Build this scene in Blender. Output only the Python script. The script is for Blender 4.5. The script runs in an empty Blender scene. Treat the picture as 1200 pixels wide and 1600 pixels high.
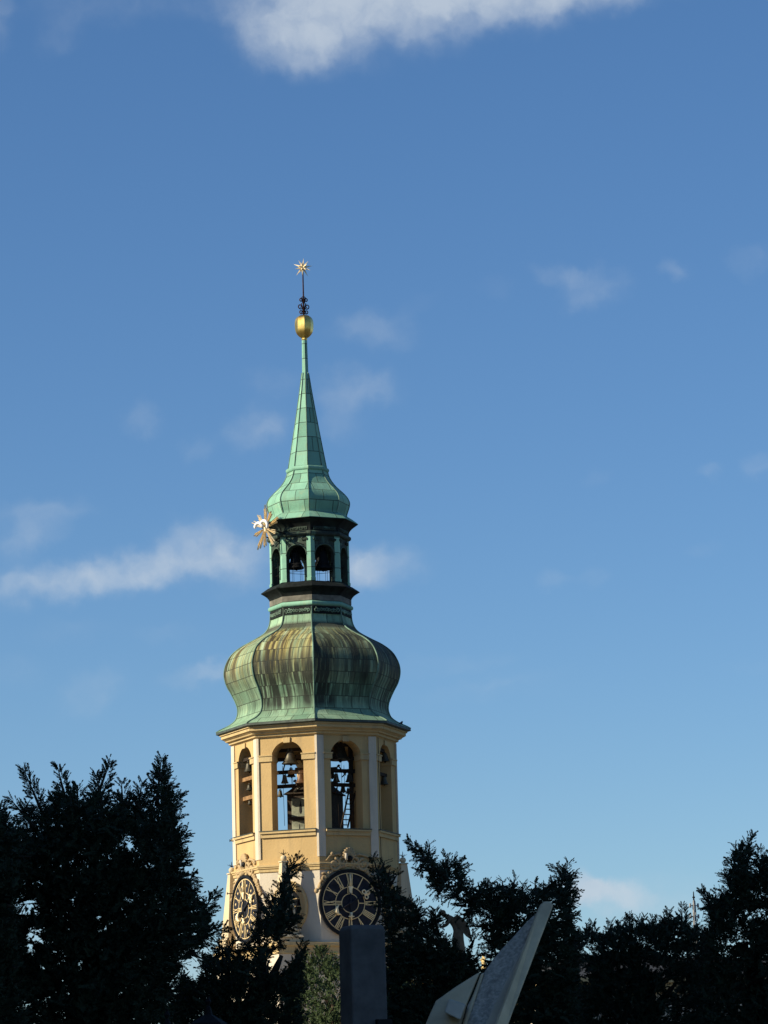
import bpy, bmesh, math, random
import numpy as np
from mathutils import Vector, Matrix
S = bpy.context.scene
COL = S.collection
R = math.radians
rad = math.radians
# ------------------------------------------------------------------ camera
F = 5546.0                                   # focal length in pixels of the 1200x1600 photograph
PITCH, ROLL = R(10.82), R(1.56)
CAM = Vector((0, 0, 1.7))
fwd = Vector((0, math.cos(PITCH), math.sin(PITCH)))
up0 = Vector((0, -math.sin(PITCH), math.cos(PITCH)))
r0 = Vector((1, 0, 0))
RT = r0*math.cos(ROLL) - up0*math.sin(ROLL)
UP = r0*math.sin(ROLL) + up0*math.cos(ROLL)
cam = bpy.data.cameras.new('camera'); camo = bpy.data.objects.new('camera', cam); COL.objects.link(camo)
cam.sensor_fit = 'VERTICAL'; cam.sensor_height = 36.0; cam.lens = F/1600*36
cam.clip_start = 0.1; cam.clip_end = 20000
cam.dof.use_dof = True; cam.dof.focus_distance = 143; cam.dof.aperture_fstop = 22
m = Matrix((( RT.x, UP.x, -fwd.x, CAM.x), (RT.y, UP.y, -fwd.y, CAM.y), (RT.z, UP.z, -fwd.z, CAM.z), (0, 0, 0, 1)))
camo.matrix_world = m
S.camera = camo
def ray(x, y):
    return fwd + RT*((x-600)/F) - UP*((y-800)/F)
def at(x, y, Y):                              # the place that a photograph pixel shows at distance Y
    d = ray(x, y); return CAM + d*((Y-CAM.y)/d.y)
def project(p):
    v = p-CAM; k = v.dot(fwd); return 600+F*v.dot(RT)/k, 800-F*v.dot(UP)/k
# ------------------------------------------------------------------ exposure, sun and sky
S.view_settings.view_transform = 'Standard'; S.view_settings.look = 'None'
S.view_settings.exposure = 0.55; S.view_settings.gamma = 1
SUN_AZ, SUN_EL = R(-70), R(25)                # azimuth seen from the tower: 0 = towards the camera, negative = left
sdir = Vector((math.sin(SUN_AZ)*math.cos(SUN_EL), -math.cos(SUN_AZ)*math.cos(SUN_EL), math.sin(SUN_EL)))
sl = bpy.data.lights.new('sun', 'SUN'); sl.energy = 5.0; sl.angle = R(0.53); sl.color = (1.0, 0.89, 0.66)
so = bpy.data.objects.new('sun', sl); COL.objects.link(so)
so.rotation_euler = sdir.to_track_quat('Z', 'Y').to_euler(); so.location = (-60, -20, 60)
W = bpy.data.worlds.new('World'); S.world = W; W.use_nodes = True
wn, wl = W.node_tree.nodes, W.node_tree.links
wn.clear()
def N(nodes, t, **k):
    n = nodes.new(t)
    for a, v in k.items(): setattr(n, a, v)
    return n
SKY_STRENGTH = 0.1
CLOUD_LIT, CLOUD_DIM = (3.9, 4.4, 4.95, 1), (2.6, 3.25, 4.2, 1)
out = N(wn, 'ShaderNodeOutputWorld'); bg = N(wn, 'ShaderNodeBackground'); bg.inputs[1].default_value = SKY_STRENGTH
sky = N(wn, 'ShaderNodeTexSky'); sky.sky_type = 'NISHITA'; sky.sun_disc = False
sky.sun_elevation = SUN_EL; sky.sun_rotation = math.atan2(sdir.x, sdir.y)
sky.altitude = 300; sky.air_density = 1.0; sky.dust_density = 0.15; sky.ozone_density = 3.0
hs = N(wn, 'ShaderNodeHueSaturation'); hs.inputs['Saturation'].default_value = 1.12; hs.inputs['Value'].default_value = 0.62
wl.new(sky.outputs[0], hs.inputs['Color'])
tn = N(wn, 'ShaderNodeMix', data_type='RGBA', blend_type='MULTIPLY'); tn.inputs[0].default_value = 1; tn.inputs[7].default_value = (1.0, 1.13, 1.29, 1); wl.new(hs.outputs[0], tn.inputs[6])
# clouds live in a chart of compass direction and elevation
tc = N(wn, 'ShaderNodeTexCoord'); sp = N(wn, 'ShaderNodeSeparateXYZ'); wl.new(tc.outputs['Generated'], sp.inputs[0])
def math_node(op, a, b=None, clamp=False):
    n = N(wn, 'ShaderNodeMath', operation=op, use_clamp=clamp)
    for i, v in enumerate((a, b)):
        if v is None: continue
        if isinstance(v, (int, float)): n.inputs[i].default_value = v
        else: wl.new(v, n.inputs[i])
    return n.outputs[0]
az = math_node('ARCTAN2', sp.outputs[0], sp.outputs[1]); el = math_node('ARCSINE', sp.outputs[2])
KD = 100.0
az = math_node('MULTIPLY', az, KD); el = math_node('MULTIPLY', el, KD)
cb = N(wn, 'ShaderNodeCombineXYZ'); wl.new(az, cb.inputs[0]); wl.new(el, cb.inputs[1])
nz = N(wn, 'ShaderNodeTexNoise'); nz.inputs['Scale'].default_value = 1.3; nz.inputs['Detail'].default_value = 7
wl.new(cb.outputs[0], nz.inputs['Vector'])
sb_ = N(wn, 'ShaderNodeVectorMath', operation='SUBTRACT'); wl.new(nz.outputs['Color'], sb_.inputs[0]); sb_.inputs[1].default_value = (.5, .5, .5)
sc_ = N(wn, 'ShaderNodeVectorMath', operation='SCALE'); wl.new(sb_.outputs[0], sc_.inputs[0]); sc_.inputs['Scale'].default_value = 0.9
wp = N(wn, 'ShaderNodeVectorMath', operation='ADD'); wl.new(cb.outputs[0], wp.inputs[0]); wl.new(sc_.outputs[0], wp.inputs[1])
def chart(x, y):
    d = ray(x, y).normalized(); return math.atan2(d.x, d.y)*KD, math.asin(d.z)*KD
clouds = [  # x, y, half width, half height, tilt in degrees, thickness
 (450, 5, 140, 105, -8, .9), (570, -15, 210, 122, 3, .95), (730, -35, 230, 105, 7, 1.0), (890, -45, 230, 80, 7, 1.05), (1000, -30, 160, 50, 5, .5), (460, 80, 110, 50, -5, .45),
 (180, 0, 190, 45, 0, .42), (90, 60, 55, 35, 20, .3), (0, 35, 25, 60, 0, .5),
 (25, 912, 95, 44, 0, .72), (115, 908, 75, 36, 5, .5), (190, 893, 85, 42, 0, .58), (255, 892, 70, 36, 0, .42), (312, 856, 90, 56, 0, .85), (375, 884, 90, 52, 0, .7), (45, 842, 80, 28, 10, .6), (60, 800, 110, 28, 4, .4),
 (590, 885, 95, 40, 0, .8), (555, 900, 60, 40, 0, .6),
 (330, 1050, 100, 22, 8, .62), (140, 1085, 75, 48, 35, .36), (110, 985, 90, 25, 0, .22), (260, 990, 80, 26, 0, .2), (30, 1050, 60, 40, 0, .25),
 (222, 655, 42, 38, -20, .36), (405, 670, 68, 42, 10, .5), (560, 602, 80, 42, -5, .55), (425, 597, 60, 36, 0, .28), (530, 660, 60, 42, -20, .3), (580, 515, 85, 40, -8, .4), (310, 700, 35, 30, 0, .24), (650, 475, 60, 22, 20, .15),
 (925, 452, 68, 40, 8, .6), (865, 425, 60, 22, -12, .34), (1055, 423, 34, 22, 0, .36), (1175, 408, 50, 32, 0, .3), (775, 447, 40, 24, 0, .2),
 (862, 907, 36, 24, 0, .34), (930, 905, 40, 20, 0, .22), (1112, 733, 28, 20, 0, .34), (1185, 725, 40, 28, 0, .34), (930, 748, 35, 20, 0, .2), (1095, 857, 36, 18, 0, .22),
 (700, 1038, 150, 22, 0, .22), (760, 1080, 200, 22, 0, .16), (800, 1060, 120, 14, 3, .16), (1180, 1040, 80, 18, 0, .15),
 (905, 1386, 42, 30, 0, 1.5), (930, 1392, 60, 26, 0, .9), (965, 1402, 80, 24, 0, .6), (1035, 1388, 110, 40, 0, .4), (1000, 1430, 120, 36, 0, .42), (300, 1510, 70, 50, 0, .6), (80, 1450, 130, 70, 0, .45), (1080, 1560, 190, 50, 0, .5), (905, 1530, 80, 45, 0, .5)]
acc = None
for (x, y, a, b, t, amp) in clouds:
    if amp < .6 and 330 < y < 1300: amp *= 1.3
    cx, cy = chart(x, y)
    mp = N(wn, 'ShaderNodeMapping', vector_type='TEXTURE'); wl.new(wp.outputs[0], mp.inputs[0])
    mp.inputs['Location'].default_value = (cx, cy, 0)
    mp.inputs['Rotation'].default_value = (0, 0, R(t) + ROLL)
    mp.inputs['Scale'].default_value = (a/F*KD*1.15, b/F*KD*1.15, 1)
    ln = N(wn, 'ShaderNodeVectorMath', operation='LENGTH'); wl.new(mp.outputs[0], ln.inputs[0])
    mr = N(wn, 'ShaderNodeMapRange', interpolation_type='SMOOTHERSTEP'); wl.new(ln.outputs['Value'], mr.inputs[0])
    mr.inputs[1].default_value = 0; mr.inputs[2].default_value = 1.25; mr.inputs[3].default_value = amp; mr.inputs[4].default_value = 0
    acc = mr.outputs[0] if acc is None else math_node('ADD', acc, mr.outputs[0])
n2 = N(wn, 'ShaderNodeTexNoise'); n2.inputs['Scale'].default_value = 0.85; n2.inputs['Detail'].default_value = 6; n2.inputs['Roughness'].default_value = .52
wl.new(wp.outputs[0], n2.inputs['Vector'])
nr = N(wn, 'ShaderNodeMapRange'); wl.new(n2.outputs[0], nr.inputs[0]); nr.inputs[1].default_value = .3; nr.inputs[2].default_value = .72; nr.inputs[3].default_value = .66; nr.inputs[4].default_value = 1.18
dens = math_node('MULTIPLY', acc, nr.outputs[0])
mk = N(wn, 'ShaderNodeMapRange', interpolation_type='SMOOTHSTEP'); wl.new(dens, mk.inputs[0]); mk.inputs[1].default_value = .02; mk.inputs[2].default_value = 1.75; mk.inputs[3].default_value = 0; mk.inputs[4].default_value = .78
cm = N(wn, 'ShaderNodeMix', data_type='RGBA'); wl.new(nr.outputs[0], cm.inputs[0]); cm.inputs[6].default_value = CLOUD_DIM; cm.inputs[7].default_value = CLOUD_LIT
mx = N(wn, 'ShaderNodeMix', data_type='RGBA'); wl.new(mk.outputs[0], mx.inputs[0]); wl.new(tn.outputs[2], mx.inputs[6]); wl.new(cm.outputs[2], mx.inputs[7])
wl.new(mx.outputs[2], bg.inputs[0]); wl.new(bg.outputs[0], out.inputs[0])

# ------------------------------------------------------------------ materials
def new_mat(name):
    mt = bpy.data.materials.new(name); mt.use_nodes = True
    nt = mt.node_tree; return mt, nt.nodes, nt.links, nt.nodes['Principled BSDF']
def coords(nd, lk, scale=(1, 1, 1), uv=False):
    t = N(nd, 'ShaderNodeTexCoord'); mp = N(nd, 'ShaderNodeMapping'); mp.inputs['Scale'].default_value = scale
    lk.new(t.outputs['UV' if uv else 'Object'], mp.inputs[0]); return mp.outputs[0]
def noise(nd, lk, vec, scale, detail=4, rough=.55):
    n = N(nd, 'ShaderNodeTexNoise'); n.inputs['Scale'].default_value = scale; n.inputs['Detail'].default_value = detail; n.inputs['Roughness'].default_value = rough
    lk.new(vec, n.inputs['Vector']); return n.outputs[0]
def rng_(nd, lk, v, a, b, c=0, d=1):
    n = N(nd, 'ShaderNodeMapRange'); lk.new(v, n.inputs[0])
    for i, q in enumerate((a, b, c, d)): n.inputs[i+1].default_value = q
    return n.outputs[0]
def mixc(nd, lk, f, a, b, mode='MIX'):
    n = N(nd, 'ShaderNodeMix', data_type='RGBA', blend_type=mode)
    if isinstance(f, (int, float)): n.inputs[0].default_value = f
    else: lk.new(f, n.inputs[0])
    for i, q in ((6, a), (7, b)):
        if isinstance(q, tuple): n.inputs[i].default_value = (*q[:3], 1)
        else: lk.new(q, n.inputs[i])
    return n.outputs[2]
def mul(nd, lk, a, b):
    n = N(nd, 'ShaderNodeMath', operation='MULTIPLY')
    for i, q in ((0, a), (1, b)):
        if isinstance(q, (int, float)): n.inputs[i].default_value = q
        else: lk.new(q, n.inputs[i])
    return n.outputs[0]
def bump(nd, lk, bs, h, dist, st=.6):
    n = N(nd, 'ShaderNodeBump'); n.inputs['Strength'].default_value = st; n.inputs['Distance'].default_value = dist
    lk.new(h, n.inputs['Height']); lk.new(n.outputs[0], bs.inputs['Normal'])

def stucco(name, col, dirt, amount=.5, rough=.9):
    mt, nd, lk, bs = new_mat(name)
    v = coords(nd, lk); vs = coords(nd, lk, (2.2, 2.2, .22))
    big = rng_(nd, lk, noise(nd, lk, v, .9, 5), .38, .68)
    stk = rng_(nd, lk, noise(nd, lk, vs, 1.6, 5), .52, .78)
    c = mixc(nd, lk, big, tuple(q*.93 for q in col), tuple(min(1, q*1.06) for q in col))
    c = mixc(nd, lk, mul(nd, lk, stk, amount), c, dirt)
    fine = noise(nd, lk, v, 14, 4)
    c = mixc(nd, lk, rng_(nd, lk, fine, .3, .7, 0, .12), c, tuple(q*.6 for q in col))
    lk.new(c, bs.inputs['Base Color']); bs.inputs['Roughness'].default_value = rough; bs.inputs['Specular IOR Level'].default_value = .06
    bump(nd, lk, bs, fine, .02, .5)
    return mt
M_OCHRE = stucco('ochre_stucco', (.535, .37, .175), (.30, .225, .13), .65)
M_TRIM = stucco('ochre_moulding', (.53, .39, .20), (.26, .20, .13), .75)
M_WHITE = stucco('cream_stucco', (.62, .54, .43), (.40, .34, .28), .5)
M_PILASTER = stucco('pale_pilaster', (.63, .54, .42), (.38, .34, .28), .55)
M_RELIEF = stucco('relief_stucco', (.44, .32, .18), (.22, .16, .10), .8)
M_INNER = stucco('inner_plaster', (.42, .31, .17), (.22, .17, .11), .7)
M_OBELISK = stucco('obelisk_plaster', (.58, .47, .31), (.28, .25, .2), .75)

def simple(name, col, rough=.6, metal=0., var=.25, scale=6., dark=None, bmp=.01, spec=.15):
    mt, nd, lk, bs = new_mat(name)
    v = coords(nd, lk); n = noise(nd, lk, v, scale, 5)
    c = mixc(nd, lk, rng_(nd, lk, n, .35, .7), tuple(q*(1-var) for q in col), tuple(min(1, q*(1+var)) for q in col))
    if dark: c = mixc(nd, lk, rng_(nd, lk, noise(nd, lk, v, scale*.4, 5), .5, .72), c, dark)
    lk.new(c, bs.inputs['Base Color']); bs.inputs['Roughness'].default_value = rough; bs.inputs['Metallic'].default_value = metal
    bs.inputs['Specular IOR Level'].default_value = spec
    if bmp: bump(nd, lk, bs, n, bmp, .5)
    return mt
M_GOLD = simple('worn_gilding', (.86, .60, .18), .38, 1., .18, 5, (.45, .29, .08), .012)
M_GILT = simple('gilt_paint', (.86, .70, .44), .55, .25, .15, 8, None, .004)
M_NUMERAL = simple('gilt_numerals', (.80, .60, .31), .6, .05, .12, 9, None, .0)
M_IRON = simple('rusty_iron', (.045, .02, .018), .7, .3, .4, 9)
M_DARKIRON = simple('dark_iron', (.010, .010, .011), .8, .1, .3, 9)
M_BRONZE = simple('bell_bronze', (.085, .075, .055), .5, .5, .35, 7, (.05, .06, .05))
M_BEAM = simple('dark_timber', (.035, .026, .02), .85, 0, .4, 8)
M_WOOD = simple('brown_timber', (.26, .15, .07), .8, 0, .35, 8)
M_BOARD = simple('weathered_board', (.24, .25, .19), .85, 0, .25, 5, (.11, .115, .09))
M_DIAL = simple('clock_blue', (.026, .028, .038), .8, 0, .3, 4, None, .003, .08)
M_BLACK = simple('black_rim', (.008, .008, .010), .5, 0, .2, 4, None, 0)
M_LEAD = simple('lead_flashing', (.07, .085, .075), .6, .2, .3, 6)
M_WHITEPAINT = simple('white_paint', (.85, .85, .84), .5, 0, .04, 6, None, 0)
M_PIGEON = simple('pigeon_feathers', (.035, .035, .042), .7, 0, .4, 20)
M_STATUE = simple('brown_sandstone', (.20, .13, .08), .9, 0, .35, 8, (.08, .055, .04), .02)
M_PALESTONE = simple('golden_stone', (.62, .47, .22), .85, 0, .2, 8, (.4, .3, .15), .02)
M_MAST = simple('galvanised_mast', (.24, .24, .25), .6, .2, .2, 2)
M_GLASS = simple('window_glass', (.012, .014, .018), .15, 0, .3, 1, None, 0)
M_PILLAR = simple('grey_granite', (.12, .11, .105), .85, 0, .2, 9, (.08, .076, .074), .006)
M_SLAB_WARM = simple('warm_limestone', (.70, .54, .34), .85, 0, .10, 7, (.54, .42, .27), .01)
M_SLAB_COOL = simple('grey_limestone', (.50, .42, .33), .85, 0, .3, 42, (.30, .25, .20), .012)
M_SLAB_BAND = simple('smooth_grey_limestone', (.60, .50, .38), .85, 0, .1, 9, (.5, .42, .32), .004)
M_ROOFTILE = simple('clay_tile', (.30, .12, .07), .85, 0, .3, 3, (.14, .08, .06))
M_SLATE = simple('dark_slate', (.05, .052, .055), .8, 0, .3, 3)
M_GROUND = simple('cobbles', (.10, .098, .09), .9, 0, .3, 2, (.06, .06, .058), .02)
M_BARK = simple('bark', (.055, .042, .03), .95, 0, .4, 9, (.02, .018, .015), .02)

def copper(name, base, streak=0., dark=0., rowh=.5, brickw=.72, green=(.27, .50, .37)):
    """verdigris sheets: u runs across a face, v up the meridian (metres); run-off streaks follow v"""
    mt, nd, lk, bs = new_mat(name)
    uv = coords(nd, lk, (1, 1, 1), True)
    n1 = noise(nd, lk, uv, .9, 6, .6)
    c = mixc(nd, lk, rng_(nd, lk, n1, .36, .66), base, green)
    n3 = noise(nd, lk, coords(nd, lk, (5.5, .5, 1), True), 1.1, 5, .6)
    c = mixc(nd, lk, rng_(nd, lk, n3, .52, .72, 0, .55), c, (.20, .30, .22))
    n0 = noise(nd, lk, coords(nd, lk, (1.6, 2.2, 1), True), 1.2, 7, .65)
    c = mixc(nd, lk, rng_(nd, lk, n0, .55, .72, 0, .55), c, (.38, .42, .26))
    # each sheet weathers a little differently
    br0 = N(nd, 'ShaderNodeTexBrick'); lk.new(uv, br0.inputs['Vector']); br0.offset = .45
    br0.inputs['Scale'].default_value = 1; br0.inputs['Brick Width'].default_value = brickw; br0.inputs['Row Height'].default_value = rowh
    br0.inputs['Mortar Size'].default_value = 0; br0.inputs['Color1'].default_value = (.58, .64, .62, 1); br0.inputs['Color2'].default_value = (1.12, 1.1, 1.06, 1); br0.inputs['Bias'].default_value = 0
    if streak:
        g = N(nd, 'ShaderNodeAttribute', attribute_name='runoff')        # 0..1 height along the dome, drives where run-off stains and the deepened right faces sit
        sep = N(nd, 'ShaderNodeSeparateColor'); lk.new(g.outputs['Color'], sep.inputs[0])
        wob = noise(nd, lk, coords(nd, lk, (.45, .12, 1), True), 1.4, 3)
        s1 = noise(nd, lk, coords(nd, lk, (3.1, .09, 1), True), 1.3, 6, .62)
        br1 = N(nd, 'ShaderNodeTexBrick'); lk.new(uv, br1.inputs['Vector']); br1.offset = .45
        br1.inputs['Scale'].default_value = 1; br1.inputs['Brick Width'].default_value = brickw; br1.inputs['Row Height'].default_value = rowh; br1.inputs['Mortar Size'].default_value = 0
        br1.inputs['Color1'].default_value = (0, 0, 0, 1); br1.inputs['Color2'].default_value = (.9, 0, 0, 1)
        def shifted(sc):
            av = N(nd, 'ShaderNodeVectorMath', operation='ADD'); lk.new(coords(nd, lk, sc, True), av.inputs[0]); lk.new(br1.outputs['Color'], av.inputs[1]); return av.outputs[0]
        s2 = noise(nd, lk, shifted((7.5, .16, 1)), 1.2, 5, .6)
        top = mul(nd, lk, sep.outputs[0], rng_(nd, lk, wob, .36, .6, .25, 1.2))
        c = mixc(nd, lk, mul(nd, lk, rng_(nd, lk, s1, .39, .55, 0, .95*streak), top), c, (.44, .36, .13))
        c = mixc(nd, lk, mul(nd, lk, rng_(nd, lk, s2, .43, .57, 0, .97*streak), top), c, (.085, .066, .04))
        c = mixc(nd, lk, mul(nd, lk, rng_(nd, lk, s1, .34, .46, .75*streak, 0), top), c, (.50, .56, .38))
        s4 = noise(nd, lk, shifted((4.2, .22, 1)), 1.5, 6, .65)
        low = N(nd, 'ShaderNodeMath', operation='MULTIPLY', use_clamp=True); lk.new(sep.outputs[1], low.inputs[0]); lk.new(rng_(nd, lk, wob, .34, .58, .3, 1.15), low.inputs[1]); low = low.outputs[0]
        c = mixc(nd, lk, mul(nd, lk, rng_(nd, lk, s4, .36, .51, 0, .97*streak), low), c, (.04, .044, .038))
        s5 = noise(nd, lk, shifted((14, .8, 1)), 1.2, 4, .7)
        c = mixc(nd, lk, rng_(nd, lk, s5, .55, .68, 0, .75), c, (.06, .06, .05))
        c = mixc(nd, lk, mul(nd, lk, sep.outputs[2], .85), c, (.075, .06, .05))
    c = mixc(nd, lk, .8, c, br0.outputs[0], 'MULTIPLY')
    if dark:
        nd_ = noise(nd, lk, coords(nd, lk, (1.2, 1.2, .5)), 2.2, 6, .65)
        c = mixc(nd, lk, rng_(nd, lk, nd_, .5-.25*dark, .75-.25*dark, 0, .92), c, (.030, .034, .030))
    br = N(nd, 'ShaderNodeTexBrick'); lk.new(uv, br.inputs['Vector']); br.offset = .45
    br.inputs['Scale'].default_value = 1; br.inputs['Brick Width'].default_value = brickw; br.inputs['Row Height'].default_value = rowh
    br.inputs['Mortar Size'].default_value = .016; br.inputs['Mortar Smooth'].default_value = .3
    br.inputs['Color1'].default_value = (1, 1, 1, 1); br.inputs['Color2'].default_value = (1, 1, 1, 1); br.inputs['Mortar'].default_value = (0, 0, 0, 1)
    c = mixc(nd, lk, mul(nd, lk, br.outputs['Fac'], .85), c, (.045, .05, .04))
    lk.new(c, bs.inputs['Base Color']); bs.inputs['Roughness'].default_value = .7; bs.inputs['Specular IOR Level'].default_value = .1
    n4 = noise(nd, lk, uv, 2.2, 3)
    ad = N(nd, 'ShaderNodeMath', operation='ADD'); lk.new(mul(nd, lk, br.outputs['Fac'], .7), ad.inputs[0]); lk.new(n4, ad.inputs[1])
    bump(nd, lk, bs, ad.outputs[0], .035, .6)
    return mt
M_COPPER = copper('verdigris_copper', (.20, .40, .31))
M_COPPER_S = copper('stained_copper', (.22, .36, .25), streak=1.0, green=(.33, .475, .325))
M_COPPER_L = copper('light_copper', (.24, .46, .37), rowh=.62, brickw=9)
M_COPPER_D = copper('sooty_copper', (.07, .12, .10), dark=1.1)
M_BLACK_COPPER = simple('black_copper', (.010, .013, .013), .8, 0, .4, 5, (.02, .032, .028), .01)  # near-black copper for soffits, skirt roof and neck panels
M_DULL = simple('dull_brown_copper', (.16, .15, .125), .75, 0, .3, 4, (.09, .10, .08), .01)
M_RIDGE = simple('ridge_copper', (.15, .24, .18), .6, 0, .4, 2, (.05, .06, .05), 0)

# ------------------------------------------------------------------ mesh helpers
class MB:
    def __init__(s): s.v = []; s.f = []; s.uv = {}; s.col = {}; s.smooth = set()
    def add(s, vs, fs, smooth=False, uvs=None, cols=None):
        o = len(s.v); s.v += [tuple(p) for p in vs]
        for f in fs:
            if smooth: s.smooth.add(len(s.f))
            s.f.append(tuple(o+i for i in f))
        if uvs:
            for i, u in enumerate(uvs): s.uv[o+i] = u
        if cols:
            for i, u in enumerate(cols): s.col[o+i] = u
        return o
    def box(s, c, size, rz=0., basis=None):
        hx, hy, hz = (q/2 for q in size); c = Vector(c)
        B = basis or Matrix.Rotation(rz, 3, 'Z')
        vs = [c + B @ Vector((x*hx, y*hy, z*hz)) for z in (-1, 1) for y in (-1, 1) for x in (-1, 1)]
        s.add(vs, [(0, 2, 3, 1), (4, 5, 7, 6), (0, 1, 5, 4), (2, 6, 7, 3), (0, 4, 6, 2), (1, 3, 7, 5)])
    def prism(s, pts, d):                                # closed polygon (3-D points) pushed along d
        n = len(pts); d = Vector(d); a = [Vector(p) for p in pts]; b = [p+d for p in a]
        s.add(a+b, [tuple(range(n))[::-1], tuple(range(n, 2*n))] + [(i, (i+1) % n, n+(i+1) % n, n+i) for i in range(n)])
    def tube(s, pts, r, n=8, closed=False, flat=None):
        pts = [Vector(p) for p in pts]; k = len(pts)
        rs = r if isinstance(r, (list, tuple)) else [r]*k
        vs = []; u = None
        for i in range(k):
            a = pts[(i-1) % k] if (closed or i > 0) else pts[i]; b = pts[(i+1) % k] if (closed or i < k-1) else pts[i]
            t = (b-a).normalized() if (b-a).length > 1e-9 else Vector((0, 0, 1))
            if u is None: u = t.orthogonal().normalized()
            u = (u - t*u.dot(t)); u = u.normalized() if u.length > 1e-6 else t.orthogonal().normalized()
            w = t.cross(u)
            for j in range(n):
                an = 2*math.pi*j/n; vs.append(pts[i] + (u*math.cos(an) + w*math.sin(an))*rs[i])
        fs = []
        for i in range(k if closed else k-1):
            for j in range(n):
                fs.append((i*n+j, i*n+(j+1) % n, ((i+1) % k)*n+(j+1) % n, ((i+1) % k)*n+j))
        if not closed: fs += [tuple(range(n))[::-1], tuple((k-1)*n+j for j in range(n))]
        s.add(vs, fs, smooth=n > 4)
    def lathe(s, prof, n=24, c=(0, 0, 0), smooth=True, rot=None):
        c = Vector(c); vs = []
        for (r, z) in prof:
            for j in range(n):
                a = 2*math.pi*j/n; p = Vector((r*math.cos(a), r*math.sin(a), z))
                if rot: p = rot @ p
                vs.append(c+p)
        k = len(prof); fs = [(i*n+j, i*n+(j+1) % n, (i+1)*n+(j+1) % n, (i+1)*n+j) for i in range(k-1) for j in range(n)]
        fs += [tuple(range(n))[::-1], tuple((k-1)*n+j for j in range(n))]
        s.add(vs, fs, smooth)
    def ball(s, c, r, n=10, sq=(1, 1, 1)):
        c = Vector(c); vs = []; m_ = n//2+1
        for i in range(1, m_):
            t = math.pi*i/m_
            for j in range(n):
                a = 2*math.pi*j/n; vs.append(c + Vector((r*sq[0]*math.sin(t)*math.cos(a), r*sq[1]*math.sin(t)*math.sin(a), r*sq[2]*math.cos(t))))
        k = m_-1; fs = [(i*n+j, (i+1)*n+j, (i+1)*n+(j+1) % n, i*n+(j+1) % n) for i in range(k-1) for j in range(n)]
        vs += [c+Vector((0, 0, r*sq[2])), c-Vector((0, 0, r*sq[2]))]
        fs += [(k*n, j, (j+1) % n) for j in range(n)] + [(k*n+1, (k-1)*n+(j+1) % n, (k-1)*n+j) for j in range(n)]
        s.add(vs, fs, True)
    def build(s, name, mt, parent=None, fixn=True, shift=None):
        me = bpy.data.meshes.new(name)
        v = s.v if shift is None else [tuple(Vector(p)-Vector(shift)) for p in s.v]
        me.from_pydata(v, [], s.f); me.update()
        if s.uv:
            l = me.uv_layers.new(name='UVMap')
            for lp in me.loops: l.data[lp.index].uv = s.uv.get(lp.vertex_index, (0, 0))
        if s.col:
            ca = me.color_attributes.new('runoff', 'FLOAT_COLOR', 'POINT')
            for i in range(len(me.vertices)): ca.data[i].color = (*s.col.get(i, (0, 0, 0)), 1)
        for i in s.smooth: me.polygons[i].use_smooth = True
        if fixn:
            bm = bmesh.new(); bm.from_mesh(me); bmesh.ops.recalc_face_normals(bm, faces=bm.faces); bm.to_mesh(me); bm.free()
        me.materials.append(mt)
        o = bpy.data.objects.new(name, me); COL.objects.link(o)
        if parent: o.parent = parent
        if shift is not None: o.location = shift
        return o
def thing(name, label, cat, loc=(0, 0, 0), rz=0., group=None):
    o = bpy.data.objects.new(name, None); COL.objects.link(o); o.location = loc; o.rotation_euler = (0, 0, rz); o.empty_display_size = .3
    return tag(o, label, cat, group)
def tag(o, label, cat, group=None):
    o['label'] = label; o['category'] = cat
    if group: o['group'] = group
    return o
def structure(o):
    o['kind'] = 'structure'; return o

# ------------------------------------------------------------------ ground
g = MB(); g.add([(-6000, -6000, 0), (6000, -6000, 0), (6000, 6000, 0), (-6000, 6000, 0)], [(0, 1, 2, 3)])
structure(g.build('ground', M_GROUND, fixn=False))

# ------------------------------------------------------------------ the bell tower
AY = 140.0
AX = at(490, 1150, AY).x
PSI = math.asin(-AX/math.hypot(AX, AY)) + R(2)
ROT = Matrix.Rotation(PSI, 3, 'Z')
T0 = Vector((AX, AY, 0))
tower = thing('bell_tower', 'yellow and white octagonal baroque church tower with green copper onion domes and clocks', 'tower', T0, PSI)
def Z(y):                                       # height of the tower axis at photograph row y
    lo, hi = 0., 60.
    for _ in range(50):
        mid = (lo+hi)/2
        if project(Vector((AX, AY, mid)))[1] > y: lo = mid
        else: hi = mid
    return lo
def Mw(w, y):                                   # photograph pixels to metres at the tower axis
    return w*(Vector((AX, AY, Z(y)))-CAM).dot(fwd)/F
def Zf(y, Rr):                                  # height of a point on the corner that faces the camera
    p0 = T0 + ROT @ Vector((0, -Rr, 0)); lo, hi = 0., 60.
    for _ in range(50):
        mid = (lo+hi)/2
        if project(Vector((p0.x, p0.y, mid)))[1] > y: lo = mid
        else: hi = mid
    return lo
def nrm(a): return Vector((math.sin(a), -math.cos(a), 0))
def tng(a): return Vector((math.cos(a), math.sin(a), 0))
def onface(a, ap, x, y):                        # photograph pixel on the face of azimuth a at apothem ap -> (along, height)
    n = ROT @ nrm(a); d = ray(x, y); k = (T0 + n*ap - CAM).dot(n)/d.dot(n); p = CAM + d*k
    q = ROT.transposed() @ (p - T0); return q.dot(tng(a)), q.z
def fp(a, ap, s_, z): return nrm(a)*ap + tng(a)*s_ + Vector((0, 0, z))
def corner(k, Rr, z): return nrm(k*math.pi/4)*Rr + Vector((0, 0, z))
C22 = math.cos(math.pi/8); FACES = [math.pi/4*(k+.5) for k in range(8)]
A_B, A_C, A_A, A_D = -math.pi/8, math.pi/8, -3*math.pi/8, 3*math.pi/8

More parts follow.
